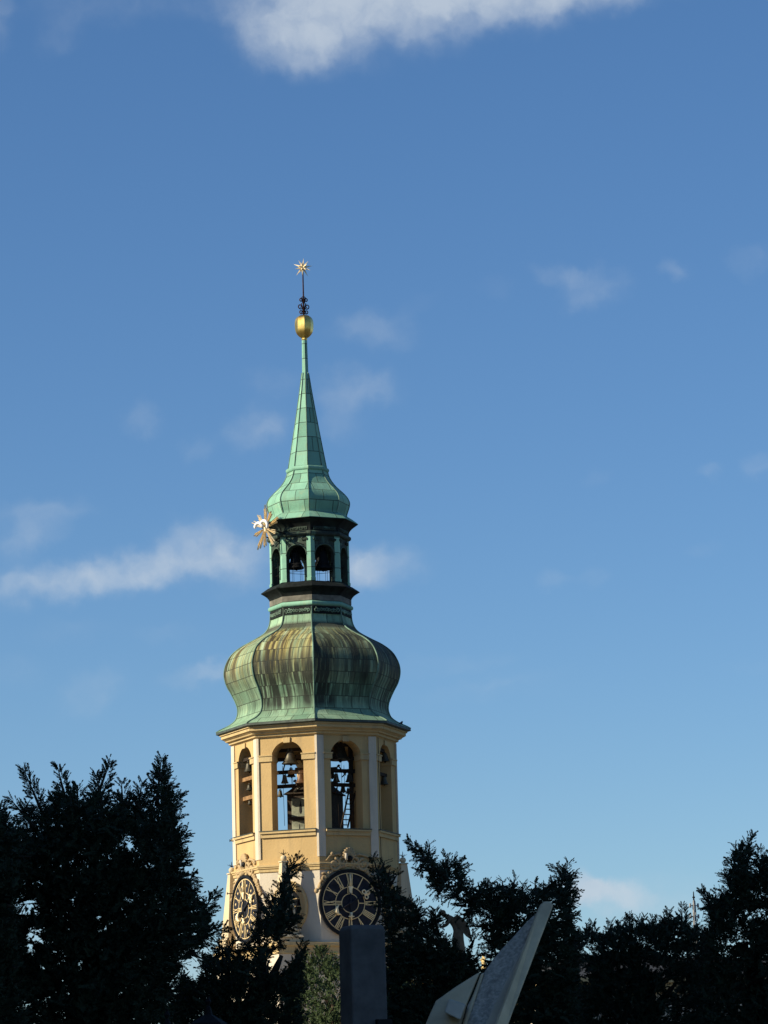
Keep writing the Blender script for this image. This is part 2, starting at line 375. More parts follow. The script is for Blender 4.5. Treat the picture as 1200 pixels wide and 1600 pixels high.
def smoothprof(p, n=6):
    P = [Vector((a, b, 0)) for a, b in p]; o = []
    for i in range(len(P)-1):
        p0 = P[max(i-1, 0)]; p1 = P[i]; p2 = P[i+1]; p3 = P[min(i+2, len(P)-1)]
        for j in range(n):
            t = j/n; o.append(.5*((2*p1) + (p2-p0)*t + (2*p0-5*p1+4*p2-p3)*t*t + (3*p1-p0-3*p2+p3)*t**3))
    o.append(P[-1]); return [(q.x, q.y) for q in o]
def icorner(k, Rr, z): return nrm(k*math.pi/4 + (R(-1) if k % 2 == 0 else R(1)))*Rr + Vector((0, 0, z))   # clock sides a little wider than the diagonals
def octa(mb, prof, smooth=True, runoff=None, irr=False):
    corner_ = icorner if irr else corner   # prof: list of (R, z); eight separate smooth strips
    L = [0]
    for (a, b), (c, d) in zip(prof, prof[1:]): L.append(L[-1]+math.hypot(c-a, d-b))
    for k in range(8):
        vs = []; uv = []; cl = []
        for i, (Rr, z) in enumerate(prof):
            for j in (0, .5, 1):
                p = corner_(k, Rr, z).lerp(corner_(k+1, Rr, z), j); vs.append(p)
                uv.append(((j-.5)*Rr*.765 + k*7.3, L[i]))
                cl.append(runoff(k, z) if runoff else (0, 0, 0))
        fs = [(i*3+j, i*3+j+1, i*3+j+4, i*3+j+3) for i in range(len(prof)-1) for j in (0, 1)]
        mb.add(vs, fs, smooth, uv, cl if runoff else None)
def cap(mb, Rr, z): mb.add([corner(k, Rr, z) for k in range(8)], [tuple(range(8))])
def ridges(mb, prof, r):
    for k in range(8): mb.tube([icorner(k, Rr+.008, z) for Rr, z in prof], r, 6)

px = lambda L: [(Mw(w, y), Z(y)) for y, w in L]
# ---- great onion dome
big = px([(1142, 152), (1138, 145), (1132, 132), (1125, 122.5), (1119, 119), (1112, 117.2), (1104, 117.6), (1095, 120.3), (1082, 126.5), (1070, 133), (1057, 136.6), (1045, 136.4), (1033, 132.3), (1021, 124.5), (1010, 110.5), (1001, 93.5), (993, 79), (987, 71), (979, 65.8), (969, 63.2), (957, 62.5)])
bigs = smoothprof(big, 4)
zt_, zb_ = Z(957), Z(1142)
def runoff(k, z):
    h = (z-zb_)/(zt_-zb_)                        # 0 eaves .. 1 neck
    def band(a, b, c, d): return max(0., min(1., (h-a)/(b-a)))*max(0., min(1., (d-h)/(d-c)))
    darker_side = k in (0, 1, 2, 3)  # heavier stains on the right faces, pushed darker to deepen their shade
    return (band(.30, .50, .80, .84)*(.85 if darker_side else 1), max(band(.06, .18, .46, .62)*(1.15 if darker_side or k == 7 else .6), band(.1, .3, .74, .82)*(1.1 if darker_side else 0)), band(.80, .83, .86, .885))
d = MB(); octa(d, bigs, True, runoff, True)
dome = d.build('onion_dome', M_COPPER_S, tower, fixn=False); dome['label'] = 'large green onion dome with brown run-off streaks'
d = MB(); ridges(d, bigs, .032); d.build('ridge_batten', M_RIDGE, tower)
d = MB(); cs = [(Mw(152, 1142), Z(1142)-.005), (Mw(152.5, 1142), Z(1142)-.09), (Mw(146, 1142), Z(1142)-.12)]; octa(d, cs, False, None, True); d.build('eaves_edge', M_LEAD, tower, fixn=False)
# ---- stone cornice below the eaves
RW = Mw(127.5, 1200); AP = RW*C22
zct = Z(1142)-.10; zwt = Zf(1148, RW)
hc = zct-zwt; c_ = lambda w: Mw(w, 1148)
d = MB(); octa(d, [(c_(147), zct), (c_(147), zct-.14*hc), (c_(144.5), zct-.17*hc), (c_(144.5), zct-.40*hc), (c_(142), zct-.46*hc), (c_(138.5), zct-.56*hc), (c_(137.5), zct-.66*hc), (c_(133), zct-.72*hc), (c_(132.5), zct-.88*hc), (c_(129), zct-.94*hc), (c_(127.9), zwt)], False)
d.build('cornice', M_TRIM, tower, fixn=False)
# ---- belfry wall with eight arched openings
zsill = Zf(1294.5, RW); zband_t = Zf(1348, RW); zband_b = Zf(1358, RW); zled = Zf(1472, RW)
THK = .62
sB0, zap = onface(A_B, AP, 450, 1157.5); sBl, _ = onface(A_B, AP, 424, 1200); sBr, _ = onface(A_B, AP, 474.4, 1200)
HW = .5*(sBr-sBl); zspr = zap-HW
WO, WI = 2*AP*math.tan(math.pi/8), 2*(AP-THK)*math.tan(math.pi/8)
def arch_curve(h, zb, zs, n=16):
    return [(-h, zb)] + [(-h*math.cos(math.pi*i/n), zs+h*math.sin(math.pi*i/n)) for i in range(n+1)] + [(h, zb)]
def arch_panel(mb, a, ap, thk, h, zb, zs, zt, n=16, inner=None):
    for m_, A, w in ((mb, ap, 2*ap*math.tan(math.pi/8)), (inner or mb, ap-thk, 2*(ap-thk)*math.tan(math.pi/8))):
        f = lambda s_, z: fp(a, A, s_, z)
        m_.add([f(-w/2, zb), f(-h, zb), f(-h, zs), f(-w/2, zs)], [(0, 1, 2, 3)]); m_.add([f(h, zb), f(w/2, zb), f(w/2, zs), f(h, zs)], [(0, 1, 2, 3)])
        m_.add([f(-w/2, zs), f(-h, zs), f(-h, zt), f(-w/2, zt)], [(0, 1, 2, 3)]); m_.add([f(h, zs), f(w/2, zs), f(w/2, zt), f(h, zt)], [(0, 1, 2, 3)])
        for i in range(n):
            p = [(-h*math.cos(math.pi*q/n), zs+h*math.sin(math.pi*q/n)) for q in (i, i+1)]
            m_.add([f(*p[0]), f(*p[1]), f(p[1][0], zt), f(p[0][0], zt)], [(0, 1, 2, 3)])
    c = arch_curve(h, zb, zs, n)
    for p, q in zip(c, c[1:]): mb.add([fp(a, ap, *p), fp(a, ap, *q), fp(a, ap-thk, *q), fp(a, ap-thk, *p)], [(0, 1, 2, 3)])
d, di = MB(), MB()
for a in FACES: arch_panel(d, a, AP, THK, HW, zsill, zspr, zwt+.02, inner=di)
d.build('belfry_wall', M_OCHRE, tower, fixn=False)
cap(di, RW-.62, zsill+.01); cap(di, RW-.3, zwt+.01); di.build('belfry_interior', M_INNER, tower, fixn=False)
d = MB(); octa(d, [(RW, zsill-.01), (RW, zband_t-.02)], False); d.build('parapet_wall', M_OCHRE, tower, fixn=False)
# per face: imposts, keystone, sill
zimp = onface(A_B, AP, 420, 1190)[1]
for fi, a in enumerate(FACES):
    main = fi % 2 == 0; PA = .27 if main else .07
    for sg in (-1, 1):
        d = MB(); w = WO/2-HW-PA
        d.box(fp(a, AP+.018, sg*(HW+w/2-.03), zimp+.1), (w+.06, .09, .21), a)
        d.box(fp(a, AP+.03, sg*(HW+w/2-.035), zimp+.225), (w+.09, .13, .045), a)
        d.box(fp(a, AP-THK/2-.02, sg*(HW-.018), zimp+.1), (.05, THK-.1, .21), a)
        d.build('impost', M_TRIM, tower)
    d = MB(); ztop = zwt-.004
    d.prism([fp(a, AP-.02, -.13, zspr+HW-.07), fp(a, AP-.02, .13, zspr+HW-.07), fp(a, AP-.02, .15, zspr+HW+.13), fp(a, AP-.02, -.15, zspr+HW+.13)], nrm(a)*.075)
    d.box(fp(a, AP+.01, 0, (zspr+HW+.13+ztop)/2), (.035, .03, ztop-(zspr+HW+.13)), a)
    d.build('keystone', M_TRIM, tower)
    d = MB(); wd = WO-2*PA-.02
    d.box(fp(a, AP+.02, 0, zsill-.17), (wd-.03, .12, .16), a); d.box(fp(a, AP+.05, 0, zsill-.06), (wd, .2, .075), a)
    sill = d.build('sill', M_TRIM, tower)
    d = MB(); d.box(fp(a, AP+.03-.15, 0, zsill+.0), (wd+.03, .58, .028), a)
    d.build('lead_cover', M_LEAD, sill)
# corner pilasters
def pilaster(k, Rr, arm, proud, z0, z1, thin=None):
    aL, aR = (thin or arm, arm) if k % 2 == 0 else (arm, thin or arm)
    a = k*math.pi/4; Ap = Rr*C22
    cL, cR = a-math.pi/8, a+math.pi/8
    o = nrm(a)*((Ap+proud)/C22)
    hl = Rr*math.sin(math.pi/8)
    def q(fa, sgn, ap): return nrm(fa)*ap + tng(fa)*(sgn*(hl-(aL if sgn > 0 else aR)))
    pts = [q(cL, 1, Ap+proud), o, q(cR, -1, Ap+proud), q(cR, -1, Ap-.05), nrm(a)*((Ap-.05)/C22), q(cL, 1, Ap-.05)]
    mb = MB(); mb.prism([p+Vector((0, 0, z0)) for p in pts], (0, 0, z1-z0)); return mb
zpil_b = Zf(1338, RW)
for k in range(8): pilaster(k, RW, .27, .05, zpil_b, zwt-.003, .07).build('pilaster', M_PILASTER, tower)
d = MB(); octa(d, [(RW+.03, zpil_b-.02), (RW+.03, zband_t)], False); octa(d, [(RW-.02, zpil_b-.02), (RW+.03, zpil_b-.02)], False); d.build('base_course', M_OCHRE, tower, fixn=False)
hb = zband_t-zband_b
d = MB(); octa(d, [(RW+.03, zband_t+.03), (RW+.15, zband_t), (RW+.15, zband_t-.25*hb), (RW+.11, zband_t-.32*hb), (RW+.11, zband_t-.5*hb), (RW+.06, zband_t-.62*hb), (RW+.06, zband_b), (RW+.0, zband_b-.03)], False)
d.build('string_course', M_TRIM, tower, fixn=False)
# ---- clock storey: octagon on a square base
d = MB(); octa(d, [(RW, zband_b), (RW, zled-.05)], False); d.build('clock_storey_wall', M_WHITE, tower, fixn=False)
SQ = AP+.07
zlb = Zf(1490, RW)
def sq(mb, prof):
    for k in range(4):
        a = A_C+k*math.pi/2; vs = []
        for h, z in prof: vs += [fp(a, h, -h, z), fp(a, h, h, z)]
        mb.add(vs, [(2*i, 2*i+1, 2*i+3, 2*i+2) for i in range(len(prof)-1)])
d = MB(); sq(d, [(SQ, zlb), (SQ, 0)]); d.build('square_base_wall', M_WHITE, tower, fixn=False)
d = MB(); sq(d, [(SQ-.6, zled+.10), (SQ+.10, zled-.02), (SQ+.10, zled-.14), (SQ+.02, zled-.18), (SQ+.02, zlb+.05), (SQ+.06, zlb+.04), (SQ+.06, zlb), (SQ, zlb-.02)])
d.build('ledge', M_TRIM, tower, fixn=False)
# obelisks at the square's corners
zball = onface(A_B, Mw(143, 1340), 443, 1341)[1]
for a in (A_B, A_D, A_D+math.pi/2, A_B-math.pi/2):
    rr = Mw(143, 1400)
    c = nrm(a)*rr; Bm = Matrix.Rotation(a+math.pi/4, 3, 'Z')
    d = MB()
    def frus(w0, w1, z0, z1):
        vs = [c + Bm @ Vector((x*w, y*w, 0)) + Vector((0, 0, z)) for w, z in ((w0, z0), (w1, z1)) for x, y in ((-1, -1), (1, -1), (1, 1), (-1, 1))]
        d.add(vs, [(3, 2, 1, 0), (4, 5, 6, 7)] + [(i, (i+1) % 4, 4+(i+1) % 4, 4+i) for i in range(4)])
    zp = zled+.02
    frus(.46, .46, zp-.1, zp+.16); frus(.54, .50, zp+.165, zp+.25); frus(.40, .40, zp+.255, zp+.42); frus(.46, .44, zp+.425, zp+.5)
    frus(.36, .125, zp+.505, zball-.16)
    frus(.17, .15, zball-.155, zball-.11)
    ob = d.build('obelisk', M_OBELISK, tower)
    d = MB(); d.ball(c+Vector((0, 0, zball)), .125, 12); ob2 = d.build('ball', M_OBELISK, ob)
    d = MB(); d.tube([c+Vector((0, 0, zball+.1)), c+Vector((0, 0, zball+.34))], [.025, .008], 6)
    for q in range(6):
        dv = Vector((math.cos(q*1.05), math.sin(q*1.05), .55)); d.tube([c+Vector((0, 0, zball+.13)), c+Vector((0, 0, zball+.13))+dv*.17], [.012, .006], 5)
    d.build('spike', M_DARKIRON, ob)
# oval windows on the diagonal faces
for a in (A_B, A_D, A_D+math.pi/2, A_B-math.pi/2):
    zc = onface(A_B, AP, 451, 1417)[1]
    d = MB(); n = 40; ro = (.74, .99); ri = (.46, .66)
    for (r1, r2, h1, h2) in ((ro, ro, -.02, .11), (ro, (.66, .9), .11, .14), ((.66, .9), (.54, .76), .14, .09), ((.54, .76), ri, .09, .09), (ri, ri, .09, -.02)):
        vs = []
        for j in range(n):
            t = 2*math.pi*j/n
            vs += [fp(a, AP+h1, r1[0]*math.cos(t), zc+r1[1]*math.sin(t)), fp(a, AP+h2, r2[0]*math.cos(t), zc+r2[1]*math.sin(t))]
        d.add(vs, [(2*j, 2*((j+1) % n), 2*((j+1) % n)+1, 2*j+1) for j in range(n)])
    fr = d.build('oval_window', M_TRIM, tower)
    d = MB(); d.prism([fp(a, AP+.004, ri[0]*math.cos(2*math.pi*j/n), zc+ri[1]*math.sin(2*math.pi*j/n)) for j in range(n)], nrm(a)*.02)
    d.build('pane', M_GLASS, fr)
    d = MB(); d.box(fp(a, AP+.04, 0, zc), (.05, .03, 1.28), a)
    for q in (-.3, 0, .3): d.box(fp(a, AP+.035, 0, zc+q), (.86 if q == 0 else .8, .024, .04), a)
    d.build('glazing_bar', M_TRIM, fr)

# ---- clocks
RC = Mw(51.5, 1412)
sC, zC = onface(A_C, AP, 545.2, 1411.5)
def strokes(num):
    wI = .19; w = {'I': wI, 'V': .46, 'X': .44}; tot = sum(w[c] for c in num); x = -tot/2; o = []
    for ch in num:
        a, b = x, x+w[ch]; x = b; c = (a+b)/2
        if ch == 'I': o.append((c, 0, c, 1, .088))
        elif ch == 'V': o += [(a+.07, 1, c, 0, .095), (b-.06, 1, c, 0, .05)]
        else: o += [(a+.06, 1, b-.06, 0, .095), (b-.06, 1, a+.06, 0, .05)]
    return o, tot
def clock(a, sc, zc, drops, ws):
    AP_ = SQ - .02 + .02
    root_r = RC
    h0 = AP+.01
    d = MB(); d.prism([fp(a, h0-.03, sc+RC*math.cos(2*math.pi*j/64), zc+RC*math.sin(2*math.pi*j/64)) for j in range(64)], nrm(a)*.13)
    ck = d.build('clock', M_DIAL, tower)
    h = h0+.10
    def ring(name, r0, r1, hh, mt, base=0):
        m_ = MB(); n = 72
        for (ra, rb, ha, hb_) in ((r0, r0, base, hh), (r0, r1, hh, hh), (r1, r1, hh, base)):
            vs = []
            for j in range(n):
                t = 2*math.pi*j/n
                vs += [fp(a, h+ha, sc+ra*math.cos(t), zc+ra*math.sin(t)), fp(a, h+hb_, sc+rb*math.cos(t), zc+rb*math.sin(t))]
            m_.add(vs, [(2*j, 2*((j+1) % n), 2*((j+1) % n)+1, 2*j+1) for j in range(n)])
        return m_.build(name, mt, ck)
    ring('rim', RC*.945, RC*1.015, .05, M_BLACK, -.02)
    ring('minute_ring', RC*.880, RC*.90, .014, M_NUMERAL); ring('hour_ring', RC*.467, RC*.488, .014, M_NUMERAL); ring('inner_ring', RC*.267, RC*.287, .014, M_NUMERAL)
    def bar(mb, x0, y0, x1, y1, w, hh=.02, base=.001):
        dx, dy = x1-x0, y1-y0; l = math.hypot(dx, dy); nx, ny = -dy/l*w/2, dx/l*w/2
        mb.prism([fp(a, h+base, sc+x, zc+y) for x, y in ((x0+nx, y0+ny), (x0-nx, y0-ny), (x1-nx, y1-ny), (x1+nx, y1+ny))], nrm(a)*hh)
    R0, R1 = RC*.495, RC*.868; H = R1-R0
    for i, num in enumerate(['I', 'II', 'III', 'IIII', 'V', 'VI', 'VII', 'VIII', 'IX', 'X', 'XI', 'XII']):
        th = math.pi/2-(i+1)*math.pi/6; er = (math.cos(th), math.sin(th)); et = (math.sin(th), -math.cos(th))
        st, tot = strokes(num); k = H*.72; m_ = MB()
        for q, (x0, y0, x1, y1, w) in enumerate(st):
            spread = lambda y: .80+.20*y
            P = lambda x, y: (er[0]*(R0+H*y)+et[0]*x*k*spread(y), er[1]*(R0+H*y)+et[1]*x*k*spread(y))
            bar(m_, *P(x0, y0), *P(x1, y1), w*k*ws, .02, .001+.0021*(q % 3))
        m_.build('numeral', M_NUMERAL, ck)
    for i, cnt in ((3, 1), (6, 2), (9, 3), (12, 4)):
        th = math.pi/2-i*math.pi/6; er = (math.cos(th), math.sin(th)); et = (math.sin(th), -math.cos(th)); m_ = MB()
        for q in range(cnt):
            o_ = (q-(cnt-1)/2)*RC*.045
            bar(m_, er[0]*RC*.29+et[0]*o_, er[1]*RC*.29+et[1]*o_, er[0]*RC*.46+et[0]*o_, er[1]*RC*.46+et[1]*o_, RC*.024)
        m_.build('quarter_mark', M_NUMERAL, ck)
    if drops:
        for i in range(12):
            th = math.pi/2-(i+.5)*math.pi/6
            for rr, sz in ((.70, .027), (.375, .020)):
                if sz < .025 and i % 3 != 1: continue
                m_ = MB(); m_.ball(fp(a, h+.01, sc+RC*rr*math.cos(th), zc+RC*rr*math.sin(th)), RC*sz, 8, (1, 1, 1.7)); m_.build('half_hour_drop', M_NUMERAL, ck)
    # hour hand: dark stem, trefoil tip towards II, crescent tail towards VIII
    m_ = MB(); th = math.pi/2-2.05*math.pi/6; e = Vector((math.cos(th), math.sin(th), 0)); et = Vector((math.sin(th), -math.cos(th), 0))
    Q = lambda v, hh: fp(a, h+hh, sc+v.x*RC, zc+v.y*RC)
    def loop(c, r, w):
        m_.tube([Q(c+Vector((math.cos(t), math.sin(t), 0))*r, .06) for t in [2*math.pi*j/14 for j in range(14)]], w*RC, 6, closed=True)
    tip = e*.60
    loop(tip+e*.05, .055, .022); loop(tip-e*.05+et*.085, .055, .022); loop(tip-e*.05-et*.085, .055, .022)
    m_.tube([Q(e*.52, .06), Q(e*.72, .06)], .03*RC, 6)
    m_.tube([Q(e*.66, .06), Q(e*.8, .06)], [.045*RC, .01], 6)
    tl = -e; m2 = m_; m_ = MB()
    m_.tube([Q(tl*.36-et*.13, .06), Q(tl*.47-et*.10, .06), Q(tl*.54, .06), Q(tl*.52+et*.10, .06), Q(tl*.44+et*.15, .06)], [.008, .045*RC, .075*RC, .045*RC, .008], 8)
    hd = m2.build('hour_hand', M_GILT, ck); m_.build('hand_tail', M_GILT, ck)
    m_ = MB(); m_.tube([Q(tl*.45, .05), Q(e*.5, .05)], [.026*RC, .026*RC], 6); m_.ball(Q(Vector((0, 0, 0)), .06), .06*RC, 10); m_.build('stem', M_DIAL, hd)
    m_ = MB(); e = Vector((0, 1, 0)); et = Vector((1, 0, 0))
    m_.tube([Q(e*.50, .085), Q(e*.86, .085)], [.034*RC, .022*RC], 6)
    m_.prism([Q(e*.50-et*.085, .08), Q(e*.24, .08), Q(e*.50+et*.085, .08)], nrm(a)*.02)
    m2 = m_; m_ = MB()
    m_.tube([Q(e*-.50, .085), Q(e*-.28, .085)], [.022*RC, .045*RC], 6); m_.tube([Q(e*-.40-et*.09, .085), Q(e*-.40+et*.09, .085)], .022*RC, 6)
    hd = m2.build('minute_hand', M_GILT, ck); m_.build('hand_tail', M_GILT, ck)
    m_ = MB(); m_.tube([Q(e*-.3, .075), Q(e*.3, .075)], .024*RC, 6); m_.build('stem', M_DIAL, hd)
    return ck
ck = clock(A_C, sC, zC, False, 1.2); ck['label'] = 'dark blue clock in the shade with gilt Roman numerals'
ck = clock(A_A, 0.0, zC, True, .7); ck['label'] = 'sunlit clock seen edge-on with white drops between its numerals'
# ---- stucco cartouches above the clocks
def spiral(c, r, turns, start, sg=1, n=22, rmin=.25):
    return [(c[0]+r*(1-(1-rmin)*i/n)*math.cos(start+sg*turns*2*math.pi*i/n), c[1]+r*(1-(1-rmin)*i/n)*math.sin(start+sg*turns*2*math.pi*i/n)) for i in range(n+1)]
for a, sc in ((A_C, sC), (A_A, 0.0)):
    rs = random.Random(5); d = MB()
    T = lambda pts, r, off=.04: d.tube([fp(a, AP+off, sc+x, zC+z) for x, z in pts], r, 6)
    for sg in (-1, 1):
        T(spiral((sg*.62, RC+.17), .26, 1.4, math.pi/2, sg), .06, .09)
        T(spiral((sg*.28, RC+.33), .2, 1.3, -math.pi/2, -sg), .05, .09)
        T(spiral((sg*1.02, RC*.74), .2, 1.3, math.pi*.7, sg), .05, .07)
        T([(sg*.3, RC+.12), (sg*.6, RC+.02), (sg*.9, RC*.83), (sg*1.12, RC*.58), (sg*1.2, RC*.3)], [.09, .07, .06, .05, .03], .05)
        T([(sg*.95, RC+.34), (sg*.8, RC+.52), (sg*.45, RC+.6), (sg*.2, RC+.5)], [.03, .05, .06, .05], .06)
        for q in range(16):
            t = math.pi/2 - sg*(.12+q*.075); r_ = RC*1.09+rs.uniform(-.02, .05)
            d.ball(fp(a, AP+.05, sc+r_*math.cos(t), zC+r_*math.sin(t)), rs.uniform(.05, .1), 8, (1, 1, 1.1))
        for q in range(9):
            d.ball(fp(a, AP+.06, sc+sg*rs.uniform(.15, .95), zC+RC+rs.uniform(.15, .62)), rs.uniform(.05, .09), 8)
    for q in range(9):                                   # shell crest
        t = math.pi*(.08+.105*q); d.tube([fp(a, AP+.06, sc, zC+RC+.42), fp(a, AP+.13, sc+.28*math.cos(t), zC+RC+.5+.36*math.sin(t))], [.04, .07], 6)
    rel = d.build('cartouche', M_RELIEF, tower)
    d = MB(); d.ball(fp(a, AP+.12, sc+.03, zC+RC+.43), .115, 12); d.build('dark_oculus', M_BLACK, rel)
    d = MB(); d.tube([fp(a, AP+.16, sc-.14, zC+RC+.36), fp(a, AP+.2, sc-.17, zC+RC+.62)], [.06, .05], 8); d.build('finial_scroll', M_WHITE, rel)

# ---- iron pins and lightning cable
for (a, s_, y, w) in ((A_D, .9, 1361, 1.0), (A_A, -1.0, 1395, 1.0), (A_A, -1.15, 1312, .5)):
    z = Z(y); d = MB(); d.tube([fp(a, AP-.05, s_, z), fp(a, AP+.45*w, s_, z+.02)], .018, 6); d.tube([fp(a, AP+.43*w, s_, z-.03), fp(a, AP+.43*w, s_, z+.07)], .015, 6); d.build('iron_pin', M_DARKIRON, tower)
d = MB(); d.tube([fp(A_D, AP+.06, -WO/2+.27, zwt), fp(A_D, AP+.06, -WO/2+.27, zband_t+.1), fp(A_D, AP+.2, -WO/2+.27, zband_t), fp(A_D, AP+.06, -WO/2+.27, zband_b-.1), fp(A_D, AP+.05, -WO/2+.27, zled)], .014, 5); d.build('lightning_cable', M_DARKIRON, tower)

# ---- neck, skirt and lantern
def moulding(y0, y1, wi, wo, n=6):
    z0, z1 = Z(y0), Z(y1); zc, hz = (z0+z1)/2, (z1-z0)/2; ri, ro = Mw(wi, y0), Mw(wo, y0)
    return [(ri+(ro-ri)*math.sin(math.pi*i/n), zc-hz*math.cos(math.pi*i/n)) for i in range(n+1)]
d = MB(); octa(d, moulding(955.5, 948, 63, 66.8)); d.build('roll_moulding', M_COPPER_L, tower, fixn=False)
d = MB(); octa(d, px([(957, 62.5), (955.5, 63)]), False); octa(d, px([(948, 63), (947, 64), (939, 64)]), False); d.build('neck', M_DULL, tower, fixn=False)
d = MB(); octa(d, smoothprof(px([(939, 64), (936, 65.5), (932, 69.5), (927.5, 77)]), 3)); d.build('skirt_soffit', M_BLACK_COPPER, tower, fixn=False)
d = MB(); octa(d, px([(927.5, 77), (926.5, 77.3), (926, 76.5), (919, 66), (917, 61.5)]), False); d.build('skirt_roof', M_BLACK_COPPER, tower, fixn=False)
zl0, zl1 = Z(917), Z(846)
RL = Mw(61, 880); APL = RL*C22; THL = .30; WL = 2*APL*math.tan(math.pi/8)
lap = onface(A_B, APL, 463, 851.5)[1]; s0 = onface(A_B, APL, 445, 880)[0]; s1 = onface(A_B, APL, 475.6, 880)[0]
HL = (s1-s0)/2
d = MB()
for a in FACES: arch_panel(d, a, APL, THL, HL, zl0, lap-HL, zl1)
# sheets need coordinates on the flat panels
for i, p in enumerate(d.v): d.uv[i] = (p[0]+p[1]*.7, p[2])
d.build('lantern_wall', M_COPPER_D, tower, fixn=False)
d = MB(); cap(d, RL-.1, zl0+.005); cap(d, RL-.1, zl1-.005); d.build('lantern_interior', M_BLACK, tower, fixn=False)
for k in range(8):
    p = pilaster(k, RL, .16, .03, zl0, zl1-.03); n0 = len(p.v)
    for i, q in enumerate(p.v): p.uv[i] = (q[0]*1.3+q[1], q[2])
    post = p.build('corner_post', M_COPPER_L, tower)
    p = pilaster(k, RL, .175, .055, zl0, zl0+.12)
    for i, q in enumerate(p.v): p.uv[i] = (q[0], q[2])
    p.build('post_base', M_COPPER_L, post)
for a in FACES:
    d = MB(); c = arch_curve(HL+.02, zl0+.5, lap-HL)[1:-1]; d.tube([fp(a, APL+.015, s_, z) for s_, z in c], .03, 6); d.build('arch_hood', M_COPPER_L, tower)
    d = MB()
    for q in (.42, .75): d.tube([fp(a, APL-.12, -HL, zl0+q), fp(a, APL-.12, HL, zl0+q)], .009, 5)
    for q in (-.18, .16): d.tube([fp(a, APL-.12, q, zl0), fp(a, APL-.12, q, zl0+.95)], .007, 5)
    d.build('wire_guard', M_DARKIRON, tower)
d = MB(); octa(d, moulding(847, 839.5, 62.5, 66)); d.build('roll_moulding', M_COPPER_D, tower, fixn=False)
d = MB(); octa(d, px([(847, 61.5), (846.5, 62.5)]), False); octa(d, px([(839.5, 62.5), (836, 62.5)]), False); octa(d, smoothprof(px([(836, 62.5), (832, 64), (827, 69), (821.5, 77)]), 3)); d.build('lantern_soffit', M_BLACK_COPPER, tower, fixn=False)
# carved frieze panels on the neck and above the arches
for (y0, y1, wr, mt, nm) in ((968, 956.5, 63.4, M_BLACK_COPPER, 'carved_panel'), (838, 833, 62.6, M_COPPER_D, 'carved_panel'), (856.5, 848, 61.2, M_COPPER_D, 'carved_panel')):
    for fi, a in enumerate(FACES):
        rs = random.Random(fi*3+int(y0)); ap = Mw(wr, y0)*C22; z0, z1 = Z(y0), Z(y1); w = (.73 if y0 == 968 else .60)*Mw(wr, y0); d = MB(); d2 = MB()
        if nm == 'carved_panel' and y0 != 856.5: d.box(fp(a, ap+.012, 0, (z0+z1)/2), (w, .03, z1-z0), a)
        for q in range(9 if y0 != 856.5 else 6):
            s_ = (-.5+(q+.5)/9)*w*.9 if y0 != 856.5 else (-1 if q < 3 else 1)*(HL*.62+(q % 3)*.085)
            r_ = (z1-z0)*rs.uniform(.22, .34)
            (d2 if y0 == 968 else d).tube([fp(a, ap+.035, s_+x, (z0+z1)/2+z) for x, z in spiral((0, 0), r_, 1.2, rs.uniform(0, 6), rs.choice((-1, 1)), 10)], .022, 5)
        for i, q in enumerate(d.v): d.uv[i] = (q[0], q[2])
        pn = d.build(nm, mt, tower)
        if d2.v: d2.build('scroll_relief', M_RIDGE, pn)
# ---- small onion, spire and finial
cap2 = px([(821.5, 77), (820.5, 77.3), (814, 69), (809, 61)])
d = MB(); octa(d, cap2, False, None, True); d.build('lantern_eaves', M_COPPER, tower, fixn=False)
sm = smoothprof(px([(810, 59.5), (806, 59.5), (799, 62), (791, 64.2), (785, 63.8), (778, 60), (770.5, 53), (762, 44), (753, 37), (745, 33), (739, 31.5)]), 4)
d = MB(); octa(d, sm, True, None, True); d.build('small_onion_dome', M_COPPER, tower, fixn=False)
d = MB(); ridges(d, sm, .022); d.build('ridge_batten', M_RIDGE, tower)
d = MB(); octa(d, moulding(739.5, 732.5, 31, 34)); d.build('roll_moulding', M_COPPER_L, tower, fixn=False)
spi = px([(732.5, 29.8), (700, 24), (673, 19.3), (640, 13.8), (610, 9), (583, 5.2)])
d = MB(); octa(d, spi, True, None, True); d.build('spire', M_COPPER_L, tower, fixn=False)
d = MB(); ridges(d, spi, .018); d.build('ridge_batten', M_RIDGE, tower)
d = MB(); octa(d, px([(584, 4.9), (532, 4.1)])); d.build('spire_shaft', M_COPPER_L, tower, fixn=False)
bp = px([(532.5, 3.8), (530, 4.6), (528.6, 4.2), (527.5, 6.2), (525, 9.2), (521, 12.2), (516, 13.9), (510, 14.5), (504, 14.4), (499, 13.2), (496, 11.2), (494, 8), (492.8, 3.5)])
d = MB(); octa(d, smoothprof(bp, 3)); d.build('gilded_ball', M_GOLD, tower, fixn=False)
zs = Z(418); d = MB(); d.tube([(0, 0, Z(495)), (0, 0, zs)], [.035, .024], 8); d.build('finial_rod', M_IRON, tower)
d = MB(); u = Mw(1, 480)
FA = R(12)
def flat(x, z): return tng(FA)*x + Vector((0, 0, z))
for sg in (-1, 1):
    for (cx, y, r_, st) in ((5.2, 479, 4.6, math.pi), (3.8, 469, 3.4, -math.pi*.6), (4, 487.5, 3.6, math.pi*.6)):
        pts = spiral((cx*u, 0), r_*u, 1.25, (0 if st > 0 else .3)+math.pi, 1 if y != 469 else -1)
        d.tube([flat(sg*x, Z(y)+z) for x, z in pts], .024, 6)
    d.tube([flat(0, Z(463)), flat(sg*3*u, Z(465)), flat(sg*1.2*u, Z(474)), flat(sg*3.5*u, Z(474)), flat(sg*1.5*u, Z(484)), flat(0, Z(492))], .022, 6)
d.build('scrollwork', M_IRON, tower)
d = MB(); rs = random.Random(11); us = Mw(1, 418)
